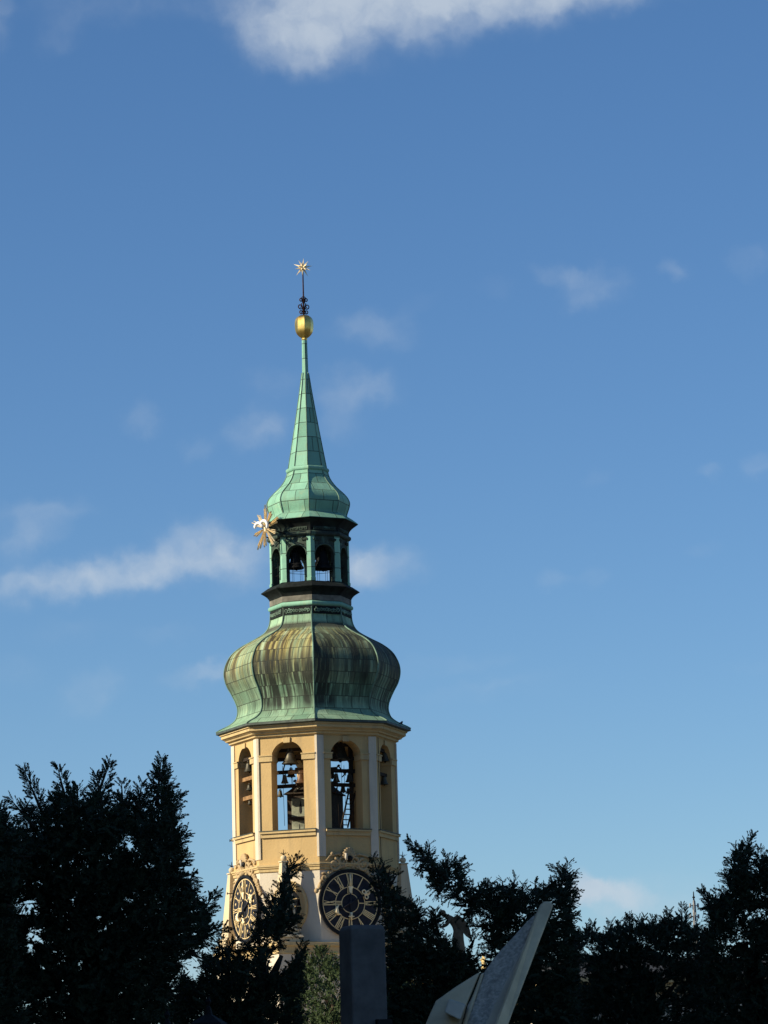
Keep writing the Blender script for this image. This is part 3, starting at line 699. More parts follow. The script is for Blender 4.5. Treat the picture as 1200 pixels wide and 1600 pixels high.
dirs = [Vector((math.cos(t), .18*(-1)**k, math.sin(t))).normalized() for k, t in enumerate([math.pi/2-.1+2*math.pi*k/10 for k in range(10)])]
dirs += [Vector((math.cos(t)*.75, sg*.7, math.sin(t)*.75)).normalized() for sg in (-1, 1) for t in (.5, 1.75, 3.0, 4.25, 5.5)]
for k, v in enumerate(dirs):
    L = us*((16.5 if k % 2 == 0 else 13.5) if k < 10 else 9.5); o = v.orthogonal().normalized(); w = v.cross(o); b = .062
    base = [o*b, w*b, -o*b, -w*b]; c = Vector((0, 0, zs))
    d.add([c+v*.03+q for q in base]+[c+v*L], [(0, 1, 4), (1, 2, 4), (2, 3, 4), (3, 0, 4), (3, 2, 1, 0)])
d.ball((0, 0, zs), .08, 10); d.build('star', M_GILT, tower)
# ---- gilded sunburst on the lantern
AS = R(-54); rS = Mw(84, 832); zS = Z(833.5)
d = MB(); rs = random.Random(3); us = Mw(1, 833)
for k in range(10):
    t = math.pi/2 + 2*math.pi*k/10 + rs.uniform(-.08, .08); L = us*(36 if k % 2 == 0 else 29)
    for j in (-1, 0, 1):
        tt = t+j*.105; l = L*(1 if j == 0 else rs.uniform(.8, .95)); w = us*1.55
        e = Vector((math.cos(tt), math.sin(tt))); n_ = Vector((-e.y, e.x)); o_ = .03*(j == 0)+.015*(k % 2)
        P = lambda r_, s_, h_: nrm(AS)*(rS+o_+h_) + tng(AS)*(e.x*r_+n_.x*s_) + Vector((0, 0, zS+e.y*r_+n_.y*s_))
        d.add([P(us*5, -w*.35, 0), P(us*5, w*.35, 0), P(l, w*.55, 0), P(l*1.04, 0, 0), P(l, -w*.55, 0), P(us*5, 0, .06), P(l, 0, .06)],
              [(0, 5, 6, 4), (5, 1, 2, 6), (4, 6, 3), (6, 2, 3), (0, 4, 3, 2, 1), (0, 1, 5)])
d.ball(nrm(AS)*rS+Vector((0, 0, zS)), us*7, 12, (.5, .5, 1)); sbst = d.build('sunburst', M_GILT, tower)
d = MB()
def curl(s_, z_, out, r_, st, sg):
    pts = spiral((0, 0), r_, .62, st, sg, 12, .75)
    d.tube([nrm(AS)*(rS+out+.012*i) + tng(AS)*(s_+x) + Vector((0, 0, zS+z_+z)) for i, (x, z) in enumerate(pts)], [.03]+[.062]*10+[.045, .02], 7)
curl(-us*5, us*2, .22, us*7, math.pi*-.1, 1); curl(us*7, us*4, .16, us*7, -math.pi*.35, 1)
d.build('white_curl', M_WHITEPAINT, sbst)
d = MB()
for s_, z_ in ((-.25, .25), (.3, -.1), (0, -.35)): d.tube([nrm(AS)*rS+tng(AS)*s_+Vector((0, 0, zS+z_)), nrm(AS)*(APL-.05)+tng(AS)*s_*1.6+Vector((0, 0, zS+z_-.15))], .025, 6)
d.build('bracket', M_DARKIRON, sbst)

# ------------------------------------------------------------------ things hanging in the tower
def TW(v): return T0 + ROT @ Vector(v)
def bell(label, ploc, r, h, group, mt=M_BRONZE, tilt=0):
    loc = TW(ploc); t = thing('bell', label, 'bell', loc, PSI, group)
    prof = [(r*.93, 0), (r, .02*h), (r*.97, .08*h), (r*.80, .22*h), (r*.66, .42*h), (r*.58, .62*h), (r*.53, .8*h), (r*.48, .9*h), (r*.36, .97*h), (r*.14, h), (r*.05, h)]
    d = MB(); d.lathe(smoothprof(prof, 3), 24)
    d.build('bell_body', mt, t)
    d = MB()
    for q in range(3): d.tube([Matrix.Rotation(q*math.pi/3, 3, 'Z') @ Vector((x*r*.3, 0, h+z*r*.42-.01)) for x, z in ((-1, -.08), (-.95, .7), (0, 1.1), (.95, .7), (1, -.08))], r*.07, 6)
    d.build('crown', mt, t)
    d = MB(); d.tube([(0, 0, h*.8), (r*.1, 0, -.03)], [.02+r*.03, .02+r*.04], 6); d.ball((r*.1, 0, -.02), r*.17, 8); d.build('clapper', M_DARKIRON, t)
    return t
def inface(a, ap, x, y):
    s_, z = onface(a, ap, x, y); return fp(a, ap, s_, z)
GB = 'bells of the belfry carillon'
bell('largest sunlit bell, hanging high in the left front arch', inface(A_B, AP-.5, 453.5, 1194), Mw(13, 1190), Mw(19, 1190), GB)
bell('small sunlit bell under the large one in the left front arch', inface(A_B, AP-.8, 445, 1224), Mw(6, 1220), Mw(13, 1220), GB)
bell('reddish bell beside the right jamb of the left front arch', inface(A_B, AP-.6, 470, 1224), Mw(8.5, 1220), Mw(15, 1220), GB, simple('reddish_bronze', (.14, .085, .055), .5, .4, .3, 7))
bell('lowest small dark bell at the left jamb of the left front arch', inface(A_B, AP-1.3, 438, 1245), Mw(5, 1240), Mw(10, 1240), GB)
bell('big black bell filling the top of the right front arch', inface(A_C, AP-1.2, 530, 1188), Mw(17, 1180), Mw(26, 1180), GB)
bell('dark slim bell left of centre in the right front arch', inface(A_C, AP-1.0, 525.5, 1222), Mw(6, 1215), Mw(13, 1215), GB)
bell('dark bell beside the right jamb, above the ladder', inface(A_C, AP-1.0, 546, 1222), Mw(6.5, 1215), Mw(12, 1215), GB)
bell('smallest dark bell just above the ladder top', inface(A_C, AP-1.1, 544, 1240), Mw(4, 1240), Mw(8, 1240), GB)
bell('small dark bell under the large sunlit one, near the left front arch centre', inface(A_B, AP-1.5, 455, 1214), Mw(7, 1210), Mw(12, 1210), GB)
bell('dark bell at the left edge of the right front arch, just over the cabin roof', inface(A_C, AP-1.5, 519, 1216), Mw(6, 1210), Mw(11, 1210), GB)
bell('slender dark bell hanging between the two bells over the ladder', inface(A_C, AP-1.6, 536, 1238), Mw(5.5, 1230), Mw(10, 1230), GB)
bell('pale bell hanging in the far left arch', inface(A_A, AP-.24, 389, 1206), Mw(8, 1200), Mw(14, 1200), GB)
bell('middle bell between two brown beams in the far left arch', inface(A_A, AP-.24, 390, 1235), Mw(6, 1230), Mw(9, 1230), GB)
bell('tiny bell under the lowest brown beam in the far left arch', inface(A_A, AP-.24, 390.5, 1257), Mw(4, 1250), Mw(6, 1250), GB)
bell('shadowed upper bell in the far right arch', inface(A_D, AP-.24, 601, 1190), Mw(8, 1190), Mw(15, 1190), GB)
bell('shadowed lower bell in the far right arch', inface(A_D, AP-.24, 600, 1226), Mw(7, 1220), Mw(13, 1220), GB)
GL = 'bells in the copper lantern'
bell('black bell in the left arch of the green copper lantern', inface(A_B, APL-.45, 462, 889), Mw(13, 880), Mw(27, 880), GL, M_DARKIRON)
bell('bigger black bell in the right arch of the green copper lantern', inface(A_C, APL-.45, 503.5, 890), Mw(15.5, 880), Mw(30, 880), GL, M_DARKIRON)
# bell frame
fr = thing('timber_scaffold', 'dark timber bell frame of posts and beams inside the yellow belfry', 'scaffold', TW((0, 0, zsill)), PSI)
d = MB()
hz_ = [onface(A_B, AP-1.4, 438, y)[1]-zsill for y in (1188, 1208, 1230)]
HF = 1.75
for k in (0, 1):
    a = A_B + k*math.pi/4
    for z in hz_:
        d = MB(); d.box(nrm(a)*HF+Vector((0, 0, z)), (2*HF-.3, .12, .14), a); d.build('beam', M_BEAM, fr)
    for sg in ((1,) if k else ()):
        d = MB(); d.box(nrm(a)*HF+tng(a)*sg*.78+Vector((0, 0, (zwt-zsill)/2)), (.13, .15, zwt-zsill-.02), a); d.build('post', M_BEAM, fr)
for y in (1217, 1247):
    z = onface(A_A, AP-.24, 389, y)[1]-zsill
    d = MB(); d.box(nrm(A_A)*(AP-.24)+Vector((0, 0, z)), (1.5, .16, .15), A_A); d.build('bracket_beam', M_WOOD, fr)
z = onface(A_B, AP-.6, 462, 1206)[1]-zsill
d = MB(); d.box(nrm(A_B)*(AP-.7)+tng(A_B)*.28+Vector((0, 0, z)), (1.0, .14, .13), A_B); d.build('bracket_beam', M_WOOD, fr)
for (a, y, x0) in ((A_B, 1172, 0), (A_C, 1164, 0), (A_A, 1186, 0), (A_D, 1174, 0), (A_D, 1211, 0)):
    hd_ = .75 if a in (A_B, A_C) else .24
    z = onface(a, AP-hd_, 450 if a == A_B else 540 if a == A_C else 389 if a == A_A else 600, y)[1]-zsill
    d = MB(); d.box(nrm(a)*(AP-hd_)+Vector((0, 0, z)), (1.5, .12, .12), a); d.build('hanging_beam', M_BEAM, fr)
for (a, s_, y, L_, tl) in ((A_B, -.42, 1200, .5, .3), (A_B, .1, 1226, .42, -.5), (A_C, -.35, 1180, .5, .6), (A_C, .12, 1203, .55, -.7), (A_C, .3, 1208, .45, .8), (A_C, -.1, 1232, .4, .4), (A_A, .3, 1178, .45, .2), (A_D, -.3, 1200, .4, .3)):
    z = onface(a, AP-.7, {A_B: 450, A_C: 540, A_A: 389, A_D: 600}[a], y)[1]-zsill; hd_ = .7 if a in (A_B, A_C) else .3
    p = nrm(a)*(AP-hd_)+tng(a)*s_+Vector((0, 0, z)); d = MB(); e_ = tng(a)*math.sin(tl)+Vector((0, 0, math.cos(tl)))
    d.tube([p-e_*L_*.5, p+e_*L_*.3], .028, 6); d.tube([p+e_*L_*.3, p+e_*L_*.42], [.07, .06], 8); d.build('hammer_lever', M_BEAM, fr)
for (a, s_, y0_, y1_) in ((A_B, -.55, 1196, 1290), (A_B, -.2, 1198, 1240), (A_B, -.15, 1212, 1250), (A_C, .2, 1190, 1290), (A_C, .32, 1196, 1290), (A_C, -.25, 1190, 1240), (A_C, .02, 1232, 1290)):
    xx = 450 if a == A_B else 540; z0_, z1_ = (onface(a, AP-.9, xx, y)[1]-zsill for y in (y0_, y1_))
    d = MB(); p = nrm(a)*(AP-.9)+tng(a)*s_; d.tube([p+Vector((0, 0, z0_)), p+tng(a)*.04+Vector((0, 0, z1_))], .009, 5); d.build('pull_wire', M_BEAM, fr)
# ringing cabin
cb_ = thing('ringing_cabin', 'boarded ringing cabin with sloping roof and drop-shaped cutouts inside the belfry', 'cabin', TW((0, 0, zsill+.011)), PSI)
zc0 = onface(A_B, 1.2, 455, 1240)[1]-zsill; zc1 = onface(A_B, .8, 460, 1222)[1]-zsill
wc = .86
rzc = A_B
d = MB(); d.box((0, 0, zc0/2), (2*wc, 2*wc, zc0), rzc); d.build('cabin_wall', M_BEAM, cb_)
d = MB(); Bm = Matrix.Rotation(rzc, 3, 'Z')
vs = [Bm @ Vector((x*w, y*w, z)) for w, z in ((wc+.12, zc0+.002), (wc*.9, zc0+.18), (wc*.45, zc1+.1)) for x, y in ((-1, -1), (1, -1), (1, 1), (-1, 1))]
d.add(vs, [(3, 2, 1, 0), (8, 9, 10, 11)]+[(l*4+i, l*4+(i+1) % 4, l*4+4+(i+1) % 4, l*4+4+i) for l in (0, 1) for i in range(4)]); d.build('cabin_roof', M_BEAM, cb_)
for o_, q in ((-.42, .12), (.02, -.05)):
    d = MB(); d.tube([nrm(A_B)*(wc+.05)+tng(A_B)*(o_-.1)+Vector((0, 0, zc0+.06)), nrm(A_B)*(wc*.9)+tng(A_B)*o_+Vector((0, 0, zc0+.2)), nrm(A_B)*(wc*.6)+tng(A_B)*(o_+.28)+Vector((0, 0, zc1+.02))], .035, 6); d.build('roof_strip', M_BOARD, cb_)
d = MB(); d.box(nrm(A_B)*(wc+.02)+tng(A_B)*-.16+Vector((0, 0, zc0*.46)), (1.0, .035, zc0*.86), A_B); bd = d.build('pale_panel', M_BOARD, cb_)
for s_, z_, hh, ww in ((-.28, .68, .55, .085), (.06, .72, .62, .085), (-.34, .2, .25, .03), (-.12, .22, .25, .03), (.1, .24, .25, .03)):
    d = MB(); n = 16; zz = z_*zc0
    pts = [(ww*math.sin(t)*(.5-.5*math.cos(t))**.8, hh*.5*math.cos(t)) for t in [2*math.pi*j/n for j in range(n)]]
    d.prism([nrm(A_B)*(wc+.036)+tng(A_B)*(s_+x)+Vector((0, 0, zz+z)) for x, z in pts], nrm(A_B)*.01); d.build('drop_cutout', M_BLACK, bd)
d = MB(); d.box(nrm(A_B)*(wc+.05)+tng(A_B)*.1+Vector((0, 0, zc0*.4)), (1.5, .06, .16), A_B); d.build('rail', M_BEAM, cb_)
# ladder
ld = thing('ladder', 'dark wooden ladder leaning up inside the right front arch of the belfry', 'ladder', TW(inface(A_C, AP-.75, 538, 1293)), PSI)
p0 = Vector((0, 0, 0)); p1 = inface(A_C, AP-1.05, 550.5, 1236)-inface(A_C, AP-.75, 538, 1293)
off = tng(A_C)*.29
for o_ in (-off/2, off/2):
    d = MB(); d.tube([p0+o_, p1+o_], .035, 6); d.build('rail', M_BEAM, ld)
for q in range(7):
    c = p0.lerp(p1, (q+.5)/7); d = MB(); d.tube([c-off/2, c+off/2], .022, 6); d.build('rung', M_BEAM, ld)

# pigeon on the eaves
def skin(name, pts, edges, radii, mt, parent=None, sub=2, flatx=None):
    me = bpy.data.meshes.new(name); me.from_pydata([tuple(p) for p in pts], edges, []); me.update(); me.materials.append(mt)
    o = bpy.data.objects.new(name, me); COL.objects.link(o)
    if parent: o.parent = parent
    o.modifiers.new('skin', 'SKIN')
    if not me.skin_vertices: 
        bpy.context.view_layer.objects.active = o
    sv = me.skin_vertices[0].data if me.skin_vertices else None
    if sv:
        for i, r_ in enumerate(radii): sv[i].radius = (r_, r_) if not isinstance(r_, tuple) else r_
        sv[0].use_root = True
    sm_ = o.modifiers.new('sub', 'SUBSURF'); sm_.levels = sm_.render_levels = sub
    o.modifiers['skin'].use_smooth_shade = True
    return o
pg = thing('pigeon', 'small dark pigeon perched on the right end of the copper eaves', 'bird', at(625.5, 1136.5, AY-.2), R(25))
skin('body', [(-.13, 0, .10), (-.05, 0, .115), (.03, 0, .15), (.075, 0, .20), (.085, 0, .235), (.125, 0, .232), (-.24, 0, .075)], [(0, 1), (1, 2), (2, 3), (3, 4), (4, 5), (0, 6)], [.055, .075, .07, .042, .04, .012, .025], M_PIGEON, pg)
for sg in (-1, 1):
    d = MB(); d.tube([(0, sg*.03, .1), (.01, sg*.03, 0)], .008, 5); d.tube([(-.02, sg*.03, .003), (.04, sg*.03, .003)], .006, 5); d.build('leg', M_IRON, pg)

# ------------------------------------------------------------------ neighbouring church front, statues and mast
LY = 127.0
ztop = at(915, 1516, LY).z
px0 = at(905, 1520, LY)
fac = thing('church_wing', 'cream church wing with a tiled roof glimpsed between the dark trees at right', 'building', (px0.x, px0.y, 0), PSI+A_C)
Lx, Ly_ = 26., 12.
d = MB(); d.box((Lx/2, Ly_/2, ztop/2-.4), (Lx, Ly_, ztop-.8)); d.build('wall', M_WHITE, fac)
d = MB(); d.box((Lx/2, Ly_/2, ztop-.62), (Lx+.5, Ly_+.5, .36)); d.box((Lx/2, Ly_/2, ztop-.36), (Lx+.8, Ly_+.8, .16)); d.build('cornice', M_TRIM, fac)
d = MB(); d.prism([(-.3, -.3, ztop-.27), (-.3, Ly_+.3, ztop-.27), (1.5, Ly_/2, ztop+.25)], (.001, 0, 0))
d = MB(); d.add([(-.3, -.3, ztop-.27), (Lx+.3, -.3, ztop-.27), (Lx+.3, Ly_+.3, ztop-.27), (-.3, Ly_+.3, ztop-.27), (3, Ly_/2, ztop+.9), (Lx-3, Ly_/2, ztop+.9)], [(0, 1, 5, 4), (1, 2, 5), (2, 3, 4, 5), (3, 0, 4), (3, 2, 1, 0)]); d.build('roof', M_SLATE, fac)
for q in range(7):
    d = MB(); d.box((2.2+q*3.6, -.02, ztop*.66), (1.3, .16, 1.9)); w = d.build('window', M_TRIM, fac)
    d = MB(); d.box((2.2+q*3.6, -.105, ztop*.66), (1.0, .03, 1.6)); d.build('pane', M_GLASS, w)
for q in range(3):
    d = MB(); d.box((-.02, 2.2+q*3.6, ztop*.66), (.16, 1.3, 1.9)); w = d.build('window', M_TRIM, fac)
    d = MB(); d.box((-.105, 2.2+q*3.6, ztop*.66), (.03, 1.0, 1.6)); d.build('pane', M_GLASS, w)
# low church front linking tower and wing, carries the statues
fy = 131.0; zt2 = at(757, 1528, fy).z
f0 = at(640, 1480, fy)
ff = thing('chapel', 'low church front with a balustrade hidden behind the middle trees', 'building', (f0.x, f0.y, 0), 0)
LW = 5.6
d = MB(); d.box((LW/2, 2.5, zt2/2-.6), (LW, 5, zt2-1.2)); d.build('wall', M_WHITE, ff)
d = MB(); d.box((LW/2, 2.5, zt2-1.1), (LW+.4, 5.4, .2)); d.build('cornice', M_TRIM, ff)
d = MB(); d.box((LW/2, .3, zt2-.06), (LW, .35, .12)); d.box((LW/2, .3, zt2-.95), (LW, .35, .1))
for q in range(19): d.lathe([(.05, zt2-.9), (.09, zt2-.72), (.04, zt2-.4), (.07, zt2-.12)], 8, (.15+q*.295, .3, 0))
d.build('balustrade', M_TRIM, ff)
def statue(label, x, y, Yd, h, mt, rz, winged, pose):
    p = at(x, y, Yd); t = thing('statue', label, 'statue', p, rz, 'stone statues above the trees'); k = h/1.8
    if pose == 'bent':                                   # facing +X, body bowed forward, head out in front
        V = [(0, 0, .95), (.06, 0, 1.15), (.20, 0, 1.35), (.36, 0, 1.47), (.47, 0, 1.55), (.60, 0, 1.62), (.66, 0, 1.60), (.0, .10, .5), (.02, .12, .06), (-.02, -.10, .5), (-.02, -.12, .06), (.30, .2, 1.40), (.42, .27, 1.2), (.62, .2, 1.1), (.30, -.2, 1.40), (.42, -.27, 1.2), (.62, -.2, 1.1), (.1, .11, .06), (.08, -.11, .06)]
    else:
        V = [(0, 0, .95), (.01, 0, 1.15), (.02, 0, 1.35), (.02, 0, 1.47), (.03, 0, 1.55), (.06, 0, 1.66), (.09, 0, 1.66), (.0, .09, .5), (.02, .1, .06), (-.02, -.09, .5), (-.02, -.1, .06), (.0, .2, 1.40), (.08, .27, 1.15), (.24, .14, 1.2), (.0, -.2, 1.40), (.03, -.28, 1.2), (.2, -.16, 1.4), (.1, .1, .06), (.08, -.1, .06)]
    E = [(0, 1), (1, 2), (2, 3), (3, 4), (4, 5), (5, 6), (0, 7), (7, 8), (0, 9), (9, 10), (3, 11), (11, 12), (12, 13), (3, 14), (14, 15), (15, 16), (8, 17), (10, 18)]
    Rr = [.17, .16, .18, .15, .07, .11, .06, .12, .08, .12, .08, .08, .06, .045, .08, .06, .045, .05, .05]
    b = skin('body', [Vector(v)*k for v in V], E, [r_*k for r_ in Rr], mt, t)
    d = MB(); pr = [(.27, .05), (.25, .25), (.21, .6), (.2, .85), (.17, 1.02)]; d.lathe([(r_*k, z*k) for r_, z in pr], 14); d.build('robe', mt, t)
    d = MB(); hx, hz2 = (V[5][0]-.03)*k, (V[5][2]+.03)*k; d.ball((hx, 0, hz2), .125*k, 10, (1, .95, .9)); d.build('hair', mt, t)
    if winged:
        for sg in (-1, 1):
            d = MB(); pts = [(.22, .10, 1.42), (.02, .2, 1.55), (-.25, .26, 1.35), (-.45, .28, .95), (-.5, .24, .6), (-.3, .2, .75), (-.05, .14, 1.05)]
            d.prism([(x*k, sg*y_*k, z*k) for x, y_, z in pts], (0, sg*.07*k, 0)); d.build('wing', mt, t)
        d = MB(); d.box((.72*k, 0, 1.22*k), (.04*k, .3*k, .62*k), 0, Matrix.Rotation(R(40), 3, 'Y')); d.build('pale_tablet', M_WHITEPAINT, t)
    d = MB(); d.box((0, 0, -.2*k), (.62*k, .62*k, .4*k)); d.box((0, 0, .02*k), (.5*k, .5*k, .09*k)); d.build('plinth', mt, t)
    if Yd < 100:
        d = MB(); d.lathe([(.42, -p.z), (.42, -p.z+1), (.3, -p.z+1.1), (.27, -.8*k), (.4*k, -.42*k)], 16); d.build('column', mt, t)
    return t
statue('weathered brown stone figure with folded wings bowed over a pale tablet', 717, 1493, 76., 1.0, M_STATUE, R(180), True, 'bent')
statue('small golden sunlit stone figure seen low between trees beside the tilted slab', 757, 1530, 131.4, .95, M_PALESTONE, R(200), False, 'up')
# antenna mast
mp_ = at(1083.5, 1393, 480); mb_ = thing('antenna_mast', 'distant grey lattice antenna mast with side antennas rising above the right trees', 'mast', (mp_.x, mp_.y, 0), .3)
mz = mp_.z; upx = 480/F
d = MB()
def leg(i, z): 
    w = upx*(2.6+(mz-z)*.012/upx*.4) if z < mz-upx*24 else upx*1.4
    return Vector((math.cos(i*2.094)*w*.8, math.sin(i*2.094)*w*.8, z))
zz = [i*(mz-upx*14)/40 for i in range(41)]
for i in range(3): d.tube([leg(i, z) for z in zz], .09, 5)
for a_, b_ in zip(zz, zz[1:]):
    for i in range(3): d.tube([leg(i, a_), leg(i+1, b_)], .05, 4); d.tube([leg(i, b_), leg(i+1, b_)], .05, 4)
d.build('lattice', M_MAST, mb_)
d = MB(); d.tube([(0, 0, mz-upx*16), (0, 0, mz)], [.12, .06], 6); d.ball((0, 0, mz-upx*9), .22, 8, (1, 1, .6)); d.build('tip', M_DARKIRON, mb_)
for yy in (22, 39):
    for sg in (-1, 1):
        z = mz-upx*yy; d = MB(); d.tube([(0, 0, z), (sg*upx*6.5, 0, z)], .07, 5)
        d.tube([(sg*upx*6.5, 0, z-upx*3), (sg*upx*6.5, 0, z+upx*3.5)], .14, 6); d.tube([(sg*upx*4.7, 0, z-upx*2.4), (sg*upx*6.5, 0, z-upx*2.4)], .06, 5); d.build('side_antenna', M_MAST, mb_)

# ------------------------------------------------------------------ long palace on the left whose shadow covers the near square
pal = thing('palace', 'long stone palace along the left of the square, outside the picture', 'palace', (-26, 0, 0))
PL0, PL1, PH = -90, 84, 31.
d = MB(); d.box((-8, (PL0+PL1)/2, PH/2), (16, PL1-PL0, PH)); d.build('wall', M_OBELISK, pal)
d = MB(); d.box((-8, (PL0+PL1)/2, PH+.3), (17.6, PL1-PL0+1.6, .6)); d.build('cornice', M_TRIM, pal)
d = MB(); y0, y1 = PL0-.5, PL1+.5; d.add([(-16.5, y0, PH+.61), (.5, y0, PH+.61), (.5, y1, PH+.61), (-16.5, y1, PH+.61), (-8, y0+5, PH+4), (-8, y1-5, PH+4)], [(0, 1, 4), (1, 2, 5, 4), (2, 3, 5), (3, 0, 4, 5), (3, 2, 1, 0)]); d.build('roof', M_ROOFTILE, pal)
for q in range(33):
    for fl in range(3):
        d = MB(); d.box((.0, PL0+3+q*5.1, 6+fl*8.5), (.3, 1.9, 3.6)); d.build('window', M_GLASS, pal)

# ------------------------------------------------------------------ foreground monument, pillar, lanterns
PD = 25.0
def mono(poly, Y0, Y1, name, mt, parent, shift):
    """solid with its outline at distance Y0 and thickness back to Y1 (true parallel extrusion)"""
    mb = MB(); pts = [at(x, y, Y0) for x, y in poly]
    mb.prism(pts, (0, Y1-Y0, 0)); o = mb.build(name, mt, parent, True)
    for v in o.data.vertices: v.co -= Vector(shift)
    bv = o.modifiers.new('bevel', 'BEVEL'); bv.width = .012; bv.segments = 3; bv.limit_method = 'ANGLE'
    return o
base = at(745, 1600, PD); b0 = Vector((base.x, base.y, 0))
mon = thing('stone_monument', 'tilted pale stone slab monument with a stepped block at its foot', 'monument', b0)
def ext(p, q, y=2300):                          # continue an edge downwards to below the frame
    t = (y-p[1])/(q[1]-p[1]); return (p[0]+(q[0]-p[0])*t, y)
# main leaning slab: a tilted face whose right edge is a proud pale strip
gz = 2238
def to_ground(p, q): return ext(p, q, gz)
A1, A2 = (836, 1432), (737, 1569)
P_face = [(838, 1430), (833, 1431), (818, 1446), (802, 1464), (783, 1484), (768, 1503), (758, 1517), (752, 1530), (731, 1570), (723, 1600), to_ground((731, 1570), (723, 1600)), to_ground((838, 1430), (772, 1600))]
fy0 = 25.0
def tilted(poly, Yf, thick, name, mt):
    mb = MB(); front = [at(x, y, Yf(x, y)) for x, y in poly]; mb.prism(front, ray(790, 1500).normalized()*thick)
    o = mb.build(name, mt, mon)
    for v in o.data.vertices: v.co -= b0
    bv = o.modifiers.new('bevel', 'BEVEL'); bv.width = .014; bv.segments = 3; bv.limit_method = 'ANGLE'; bv.angle_limit = R(35)
    return o
# the broad face turns to the left sky, the strip faces the camera
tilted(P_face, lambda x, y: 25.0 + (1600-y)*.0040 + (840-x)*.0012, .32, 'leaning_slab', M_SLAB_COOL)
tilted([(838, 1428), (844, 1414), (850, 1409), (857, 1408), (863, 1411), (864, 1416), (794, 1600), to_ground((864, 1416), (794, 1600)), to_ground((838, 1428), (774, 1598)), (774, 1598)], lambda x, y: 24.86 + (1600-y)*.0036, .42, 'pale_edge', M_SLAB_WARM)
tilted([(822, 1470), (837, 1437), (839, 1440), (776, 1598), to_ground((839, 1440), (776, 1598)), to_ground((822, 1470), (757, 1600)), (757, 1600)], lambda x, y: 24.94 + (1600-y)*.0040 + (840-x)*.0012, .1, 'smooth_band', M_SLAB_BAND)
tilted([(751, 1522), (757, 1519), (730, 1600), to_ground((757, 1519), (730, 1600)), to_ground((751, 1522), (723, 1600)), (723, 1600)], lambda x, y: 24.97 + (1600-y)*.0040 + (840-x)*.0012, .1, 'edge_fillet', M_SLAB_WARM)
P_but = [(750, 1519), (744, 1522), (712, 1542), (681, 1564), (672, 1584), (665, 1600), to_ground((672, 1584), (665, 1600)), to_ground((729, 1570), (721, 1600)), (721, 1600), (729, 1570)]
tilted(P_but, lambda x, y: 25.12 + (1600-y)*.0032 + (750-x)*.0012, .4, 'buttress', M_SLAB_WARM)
tilted([(701, 1561), (728, 1570), (719, 1594), (694, 1582)], lambda x, y: 24.93+(1600-y)*.0030+(730-x)*.0006, .6, 'stub_block', M_SLAB_BAND)
# pillar
pp = at(565, 1447, PD); hp = pp.z; wpx = PD/F
pil = thing('grey_pillar', 'plain dark grey square stone pillar rising in front of the tower clock', 'pillar', (pp.x, pp.y, 0), R(20))
d = MB()
hw = 28.5*wpx
vs = [(x*w, y*w, z) for w, z in ((hw*1.12, 0), (hw, hp-.03), (hw-.012, hp)) for x, y in ((-1, -1), (1, -1), (1, 1), (-1, 1))]
d.add(vs, [(3, 2, 1, 0), (8, 9, 10, 11)]+[(l*4+i, l*4+(i+1) % 4, l*4+4+(i+1) % 4, l*4+4+i) for l in (0, 1) for i in range(4)])
sh = d.build('shaft', M_PILLAR, pil); bv = sh.modifiers.new('bevel', 'BEVEL'); bv.width = .012; bv.segments = 2
d = MB(); d.box((0, 0, .15), (hw*3, hw*3, .3)); d.box((0, 0, .36), (hw*2.6, hw*2.6, .1)); d.build('base', M_PILLAR, pil)
d = MB(); d.box((hw*.72, -hw*1.15, at(590, 1594, PD).z-.25), (.11, .06, .5)); d.build('plaque', M_BLACK, pil)
# street lanterns
def lantern(label, x, y, Yd):
    p = at(x, y, Yd); k = Yd/F; t = thing('street_lantern', label, 'street lamp', (p.x, p.y, 0), .2, 'street lanterns below the dark trees')
    zt = p.z
    d = MB(); d.lathe([(.11, 0), (.11, .5), (.06, .6), (.045, zt-1.15), (.07, zt-1.1), (.03, zt-1.05)], 12); d.build('post', M_DARKIRON, t)
    d = MB(); d.lathe([(.02, zt), (.012, zt-.02), (.035, zt-.06), (.012, zt-.1), (.03, zt-.13), (.05, zt-.2), (.2, zt-.29), (.21, zt-.31), (.17, zt-.32)], 6, smooth=False); d.build('cap', M_DARKIRON, t)
    d = MB(); d.lathe([(.165, zt-.325), (.1, zt-.95), (.05, zt-1.05)], 6, smooth=False); d.build('glass', M_GLASS, t)
    d = MB()
    for q in range(6): a = q*math.pi/3; d.tube([(.17*math.cos(a), .17*math.sin(a), zt-.325), (.104*math.cos(a), .104*math.sin(a), zt-.95)], .012, 5)
    d.build('cage', M_DARKIRON, t)
lantern('black street lantern below the middle tree, its cap just in view', 325, 1556, 38.)
lantern('black street lantern at the foot of the big left tree, lower than the other', 261, 1577, 38.)

